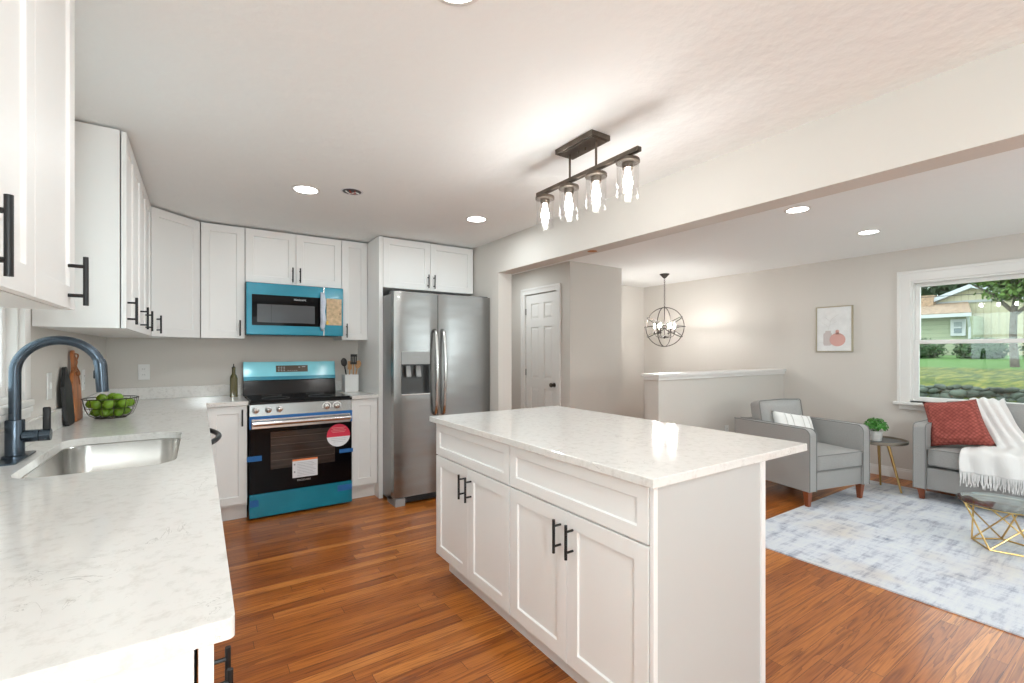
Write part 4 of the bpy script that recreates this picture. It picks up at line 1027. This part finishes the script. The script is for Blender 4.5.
# throw blanket
t = thing('throw_blanket', 'white fringed throw blanket draped over the sofa back and seat', 'blanket', (0, 0, RZ))
path = [(5.83, .74, .96, 1.15), (5.845, .81, .96, 1.155), (5.80, .838, .96, 1.160), (5.745, .855, .95, 1.165), (5.69, .835, .94, 1.15), (5.645, .76, .90, 1.12), (5.61, .66, .85, 1.07), (5.575, .56, .78, 1.02), (5.54, .492, .71, 1.01), (5.47, .480, .66, 1.04), (5.38, .480, .63, 1.08), (5.29, .479, .62, 1.10), (5.205, .476, .615, 1.105), (5.172, .458, .615, 1.105), (5.163, .42, .61, 1.105), (5.160, .37, .605, 1.11), (5.158, .305, .60, 1.11)]
def cr(P, t_):
    i = min(int(t_), len(P)-2); f = t_-i; p0, p1, p2, p3 = P[max(i-1, 0)], P[i], P[i+1], P[min(i+2, len(P)-1)]
    return [.5*((2*b)+(-a+c)*f+(2*a-5*b+4*c-d)*f*f+(-a+3*b-3*c+d)*f**3) for a, b, c, d in zip(p0, p1, p2, p3)]
m = MB(); bm = m.bm; ns, nt_ = 90, 44; G = []
for i in range(ns+1):
    x, z, y0, y1 = cr(path, (len(path)-1)*i/ns); row = []
    for j in range(nt_+1):
        f = j/nt_; y = y0+(y1-y0)*f
        wv = .010*math.sin(f*22+i*.05)+.006*math.sin(f*9+i*.11+1)+.006*noise.noise(Vector((f*6, i*.08, 2)))
        y += .012*noise.noise(Vector((i*.07, f*2, 7)))
        vertical = min(1, max(0, (i/ns-.80)*8)) 
        row.append(bm.verts.new((x-(.010+wv*.9)*(.4+.6*vertical)-.006, y, z+(.010+wv)*(1-vertical)*.8+.004)))
    G.append(row)
for i in range(ns):
    for j in range(nt_): bm.faces.new((G[i][j], G[i][j+1], G[i+1][j+1], G[i+1][j]))
ends = [v.co.copy() for v in G[-1]]
cl = m.build('cloth', THROW, t, smooth='all'); sdm = cl.modifiers.new('thick', 'SOLIDIFY'); sdm.thickness = .005; sdm.offset = 1
m = MB(); rnd = random.Random(5)
for k in range(96):
    f = k/95*(nt_); j = min(int(f), nt_-1); q = ends[j].lerp(ends[j+1], f-j); l = rnd.uniform(.085, .12)
    m.tube([q+Vector((0, 0, .006)), q+Vector((-.003+rnd.uniform(-.004, .004), rnd.uniform(-.006, .006), -l*.5)), q+Vector((rnd.uniform(-.008, .004), rnd.uniform(-.010, .010), -l))], [.0028, .0030, .0022], 5)
fr = m.build('fringe', THROW, t, smooth=True); fr['kind'] = 'stuff'
# glass coffee table
GXc, GYc = 4.382, .728
r = thing('glass_table', 'small round glass-topped table on a gold wire geometric base, on the rug', 'table', (GXc, GYc, RZ)); TZt = .285
MB().lathe([(.227, TZt), (.230, TZt+.003), (.230, TZt+.007), (.227, TZt+.010), (.002, TZt+.010)], n=56).build('glass_top', TABLEG, r, smooth=True)
MB().tube(ring(.208, TZt-.006, 48), .0055, 8, closed=True).build('top_ring', GOLD, r, smooth=True)
base = [(.168*math.cos(math.radians(90+72*k)), -.013+.168*math.sin(math.radians(90+72*k)), .006) for k in range(5)]
topp = [(.208*math.cos(math.radians(126+72*k)), .208*math.sin(math.radians(126+72*k)), TZt-.006) for k in range(5)]
MB().tube(base, .0055, 8, closed=True).build('base_ring', GOLD, r)
for k in range(5):
    for q in (topp[(k+1) % 5], topp[(k-1) % 5]):
        MB().tube([base[k], q], .0050, 8).build('strut', GOLD, r, smooth=True)
# picture
r = thing('framed_picture', 'framed print of pink and taupe vases on the living room wall', 'picture', (XW, 2.312, 1.545), -PI/2)
w_, h_ = .362, .510
m = MB(); f = .010
m.box(-w_/2, -w_/2+f, -.028, -.001, -h_/2, h_/2).box(w_/2-f, w_/2, -.028, -.001, -h_/2, h_/2).box(-w_/2+f, w_/2-f, -.028, -.001, -h_/2, -h_/2+f).box(-w_/2+f, w_/2-f, -.028, -.001, h_/2-f, h_/2)
m.build('frame', FRAMEG, r)
cn = MB().box(-w_/2+f, w_/2-f, -.022, -.003, -h_/2+f, h_/2-f).build('canvas', ART, r)
# vases (flat ink shapes on the print)
MB().prism([(-.095, -.185), (-.035, -.185), (-.02, -.17), (-.02, -.055), (-.03, -.035), (-.03, -.018), (-.085, -.018), (-.085, -.035), (-.105, -.055), (-.105, -.17)], -.0228, -.022, 'y').build('taupe_vase', TAUPE, cn)
pp = [(.035+.078*math.cos(a), -.120+.074*math.sin(a)) for a in [2*PI*k/28 for k in range(28)]]
MB().prism(pp, -.0236, -.0228, 'y').box(.017, .053, -.0236, -.0228, -.060, -.030).ball((.035, -.0232, -.026), .020, (1, .02, .8)).build('pink_vase', PINK, cn)
m = MB()
for a, b, c, d in ((-.06, .0, -.02, .13), (-.04, .06, .03, .10), (-.03, .10, -.10, .16), (-.05, .04, -.12, .09), (-.02, .13, .05, .18)): m.tube([(a, -.0228, b-.015), (c, -.0228, d-.015)], .0012, 4)
m.box(-.15, .15, -.0226, -.022, -.150, -.148).box(.06, .15, -.0226, -.022, -.205, -.203)
m.build('line_drawing', FAINT, cn)

# ------------------------------------------------------------------ outdoors, seen through window_1
def gz(x):
    if x < 13.6: return -.35 + max(0, x-9)*.11
    return .50+(x-13.6)*.043 if x < 28 else 1.12
bm = bmesh.new(); xs = [6.3, 9, 11, 13.5, 13.9, 16, 19, 22, 25, 28, 40, 60]; ys = [-12+2*k for k in range(24)]
V = [[bm.verts.new((x, y, gz(x)+(.04*noise.noise(Vector((x*.5, y*.5, 0))) if x > 14 else 0))) for y in ys] for x in xs]
for i in range(len(xs)-1):
    for j in range(len(ys)-1): bm.faces.new((V[i][j], V[i+1][j], V[i+1][j+1], V[i][j+1]))
m = MB(); m.bm = bm; struct('ground', m, leaf_ground_mat(), smooth='all')
# dry stone wall
m = MB(); rnd = random.Random(11)
for row in range(5):
    y = -2.0+row*.09
    while y < 8:
        s_ = rnd.uniform(.075, .15)
        M = Matrix.Rotation(rnd.uniform(-.4, .4), 4, 'X') @ Matrix.Rotation(rnd.uniform(-.4, .4), 4, 'Z')
        n0 = len(m.bm.verts)
        m.ball((13.72+rnd.uniform(-.05, .05), y+s_*.8, .08+.105*row+rnd.uniform(-.02, .02)), s_, (.8, 1.1, .62), 2, M); y += s_*1.65
for v in m.bm.verts:
    v.co += v.co.normalized()*0 + Vector((noise.noise(v.co*6), noise.noise(v.co*6+Vector((5, 0, 0))), noise.noise(v.co*6+Vector((0, 9, 0)))))*.035
o = m.build('stone_wall', plain('mossy_stone', (.05, .062, .048), .9, var=.8, vscale=3), smooth=True); tag(o, 'low dry wall of mossy stones outside the window', 'wall')
def foliage(cx, cy, cz, rx, ry, rz, n, leaf, seed, m=None, shell=.55):
    m = m or MB(); rnd = random.Random(seed)
    for k in range(n):
        a = rnd.uniform(0, 2*PI); b = math.acos(rnd.uniform(-1, 1)); q = rnd.uniform(shell, 1)
        d = Vector((math.sin(b)*math.cos(a), math.sin(b)*math.sin(a), math.cos(b)))
        q *= 1+.25*noise.noise(d*2.3+Vector((seed, 0, 0)))
        c = Vector((cx+rx*q*d.x, cy+ry*q*d.y, cz+rz*q*d.z))
        n_ = (d+Vector((rnd.uniform(-.9, .9), rnd.uniform(-.9, .9), rnd.uniform(-.5, .9)))).normalized()
        t_ = n_.cross(Vector((rnd.random(), rnd.random(), rnd.random()+.01))).normalized(); s_ = n_.cross(t_); l = leaf*rnd.uniform(.6, 1.3)
        m.bm.faces.new([m.bm.verts.new(c+t_*l*x+s_*l*.6*y) for x, y in ((-1, 0), (0, -1), (1, 0), (0, 1))])
    return m
HEDGE = plain('hedge_leaf', (.022, .062, .010), .7, var=.5, vscale=3); DARKT = plain('dark_tree_leaf', (.020, .055, .013), .8, var=.6, vscale=.8); MAPLE = plain('maple_leaf', (.065, .13, .018), .7, var=.5, vscale=2); BARK = plain('bark', (.10, .085, .07), .9, var=.3, vscale=10)
for i, (y, rx, lab) in enumerate(((6.8, .88, 'rounded green hedge shrub by the house wing, leftmost in the window view'), (4.9, .82, 'rounded green hedge shrub below the small house window'), (3.0, .8, 'dark green shrub at the foot of the cream gable'))):
    foliage(25.5, y, gz(25.5)+.35, .8, rx, .5, 2600, .06, 20+i).build('shrub', HEDGE)
    tag(bpy.context.scene.objects['shrub' if i == 0 else 'shrub.%03d' % i], lab, 'shrub', 'shrubs in front of the house outside')
# neighbour's house; points measured on the window view
def at(u, v, X_):
    th = .5923; s_, c_ = math.sin(th), math.cos(th); a = (u-512)/465; b = (351.5-v)/465; d = X_/(s_+a*c_)
    return (d*(c_-a*s_), H+d*b)
hs = thing('house', "cream neighbouring house with gabled roof seen through the window", 'building', (31, 4, gz(31)))
hz = gz(31)
def hp(u, v, X_): y, z = at(u, v, X_); return (y-4, z-hz)
CREAM = siding_mat('cream_board_siding', (.42, .39, .27), .26); SAGE = siding_mat('pale_green_clapboard', (.27, .30, .20), .2, 2)
SHING = plain('tan_shingles', (.22, .15, .10), .9, var=.35, vscale=6); HW = plain('white_house_trim', (.42, .44, .44), .6)
pk = hp(973.2, 288, 31); le = hp(930, 304.5, 31); 
slope = (pk[1]-le[1])/(le[0]-pk[0]); ye = pk[0]-6.5; re_ = (ye, pk[1]-slope*6.5)
MB().prism([(le[0], 0), (le[0], le[1]), pk, re_, (ye, 0)], 0, 8, 'x').build('gable_wall', CREAM, hs)
for A, B in ((le, pk), (pk, re_)):
    dx, dz_ = B[0]-A[0], B[1]-A[1]; L_ = math.hypot(dx, dz_); nx, nz = -dz_/L_, dx/L_
    if nz < 0: nx, nz = -nx, -nz
    MB().prism([A, B, (B[0]+nx*.18, B[1]+nz*.18), (A[0]+nx*.18, A[1]+nz*.18)], -.35, 8.2, 'x').build('roof', plain('grey_roof_edge', (.42, .45, .48), .8), hs)
b0 = hp(935, 302.5, 31); 
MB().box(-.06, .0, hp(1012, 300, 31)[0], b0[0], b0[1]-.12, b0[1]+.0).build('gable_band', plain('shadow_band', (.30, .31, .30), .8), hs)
# front wing
y0, zt = hp(969, 315, 28.5); y1, _ = hp(915, 315, 28.5)
wg = MB().box(-2.5, 0.0, y0, y1, 0, zt).build('wing_wall', SAGE, hs)
a = hp(972, 315, 28.2); b = hp(968, 304.5, 31); c = hp(905, 306, 31); d = hp(905, 315, 28.2)
bm = bmesh.new(); vs = [bm.verts.new(p) for p in ((-2.9, a[0], a[1]), (0, b[0], b[1]), (0, c[0], b[1]), (-2.9, d[0], a[1]))]
ws = [bm.verts.new(v.co+Vector((0, 0, .14))) for v in vs]
for k in range(4): bm.faces.new((vs[k], vs[(k+1) % 4], ws[(k+1) % 4], ws[k]))
bm.faces.new(vs); bm.faces.new(ws); m = MB(); m.bm = bm; m.build('wing_roof', SHING, hs)
MB().box(-3.0, -2.85, a[0], d[0], a[1]-.06, a[1]+.10).build('gutter', HW, hs)
MB().tube([(-2.9, a[0]+.12, a[1]), (-2.6, a[0]+.12, a[1]-.5), (-2.6, a[0]+.12, 0)], .05, 8).build('downspout', HW, hs)
p0 = hp(951, 336, 28.5); p1 = hp(966, 319, 28.5)
wf = MB().box(-2.58, -2.5, p1[0], p0[0], p0[1], p1[1]).build('window', HW, hs)
q = .12; MB().box(-2.60, -2.58, p1[0]+q, p0[0]-q, p0[1]+q, p1[1]-q).build('pane', plain('dark_house_glass', (.12, .16, .17), .1), wf)
MB().box(-2.61, -2.60, p1[0]+q, p0[0]-q, (p0[1]+p1[1])/2, p1[1]-q).build('blind', plain('pale_blind', (.24, .27, .27), .7), wf)
MB().box(-2.62, -2.60, p1[0]+q, p0[0]-q, (p0[1]+p1[1])/2-.03, (p0[1]+p1[1])/2+.03).build('sash_rail', HW, wf)
p0 = hp(933, 295, 30.5); MB().box(-.5, .3, p0[0], p0[0]+1.0, 1, p0[1]).build('chimney', plain('tan_brick', (.30, .2, .13), .9, var=.3, vscale=8), hs)
# maple tree
ty, tz = at(1015, 345, 21); g0 = gz(21)
tr = thing('maple_tree', 'leafy maple tree with a slim trunk in front of the cream gable', 'tree', (21, ty, g0))
MB().tube([(0, 0, -.05), (.03, .05, 1.0), (0, .02, 1.8), (.05, -.15, 2.8), (0, 0, 3.4)], [.11, .09, .08, .06, .03], 10).tube([(0, .03, 1.7), (0, .5, 2.3), (0, 1.0, 2.7)], [.06, .045, .02], 8).tube([(0, .03, 1.6), (.1, -.6, 2.2), (0, -1.1, 2.6)], [.06, .045, .02], 8).build('trunk', BARK, tr, smooth=True)
m = foliage(0, .25, 2.95, .9, .7, .4, 900, .09, 40, shell=.2)
for q_ in ((0, .1, 2.35, .8, .75, .35, 500, .08, 41), (0, -.9, 2.7, 1.0, 1.3, .8, 1800, .10, 42), (.2, -.6, 3.7, 1.2, 1.5, .7, 2000, .10, 43), (0, .75, 2.75, .4, .35, .18, 160, .08, 44)): foliage(*q_, m=m, shell=.2)
m.build('crown', MAPLE, tr)
for i, (x, y, lab) in enumerate(((46, 15.9, 'dark tree past the left end of the house wing'), (46, 7.3, 'dark tree rising behind the gable peak'), (46, -1.3, 'dark tree rising behind the right gable slope'),
                                 (59, 12.4, 'tall dark tree behind and between the two left trees'), (59, 1.6, 'tall dark tree behind and between the two right trees'))):
    r = thing('evergreen_tree', lab, 'tree', (x, y, 1.1), 0, 'dark trees behind the house')
    k = 1 if x < 50 else 1.22
    foliage(0, 0, 6.2*k, 3.6*k, 3.75*k, 6.0*k, 5200, .34, 60+i, shell=.35).build('crown', DARKT, r)
    MB().tube([(0, 0, -.1), (0, 0, 5*k)], [.4, .2], 8).build('trunk', BARK, r)
for i, (x, y0, y1, z) in enumerate(((23.5, -8, 14, 4.3), (24.5, -8, 14, 3.72))):
    o = MB().tube([(x, y0+(y1-y0)*k/10, z-.25*math.sin(PI*k/10)) for k in range(11)], .014, 5).build('utility_wire', BLACK); tag(o, ['upper overhead utility wire crossing in front of the trees', 'lower overhead utility wire crossing in front of the cream gable'][i], 'wire')
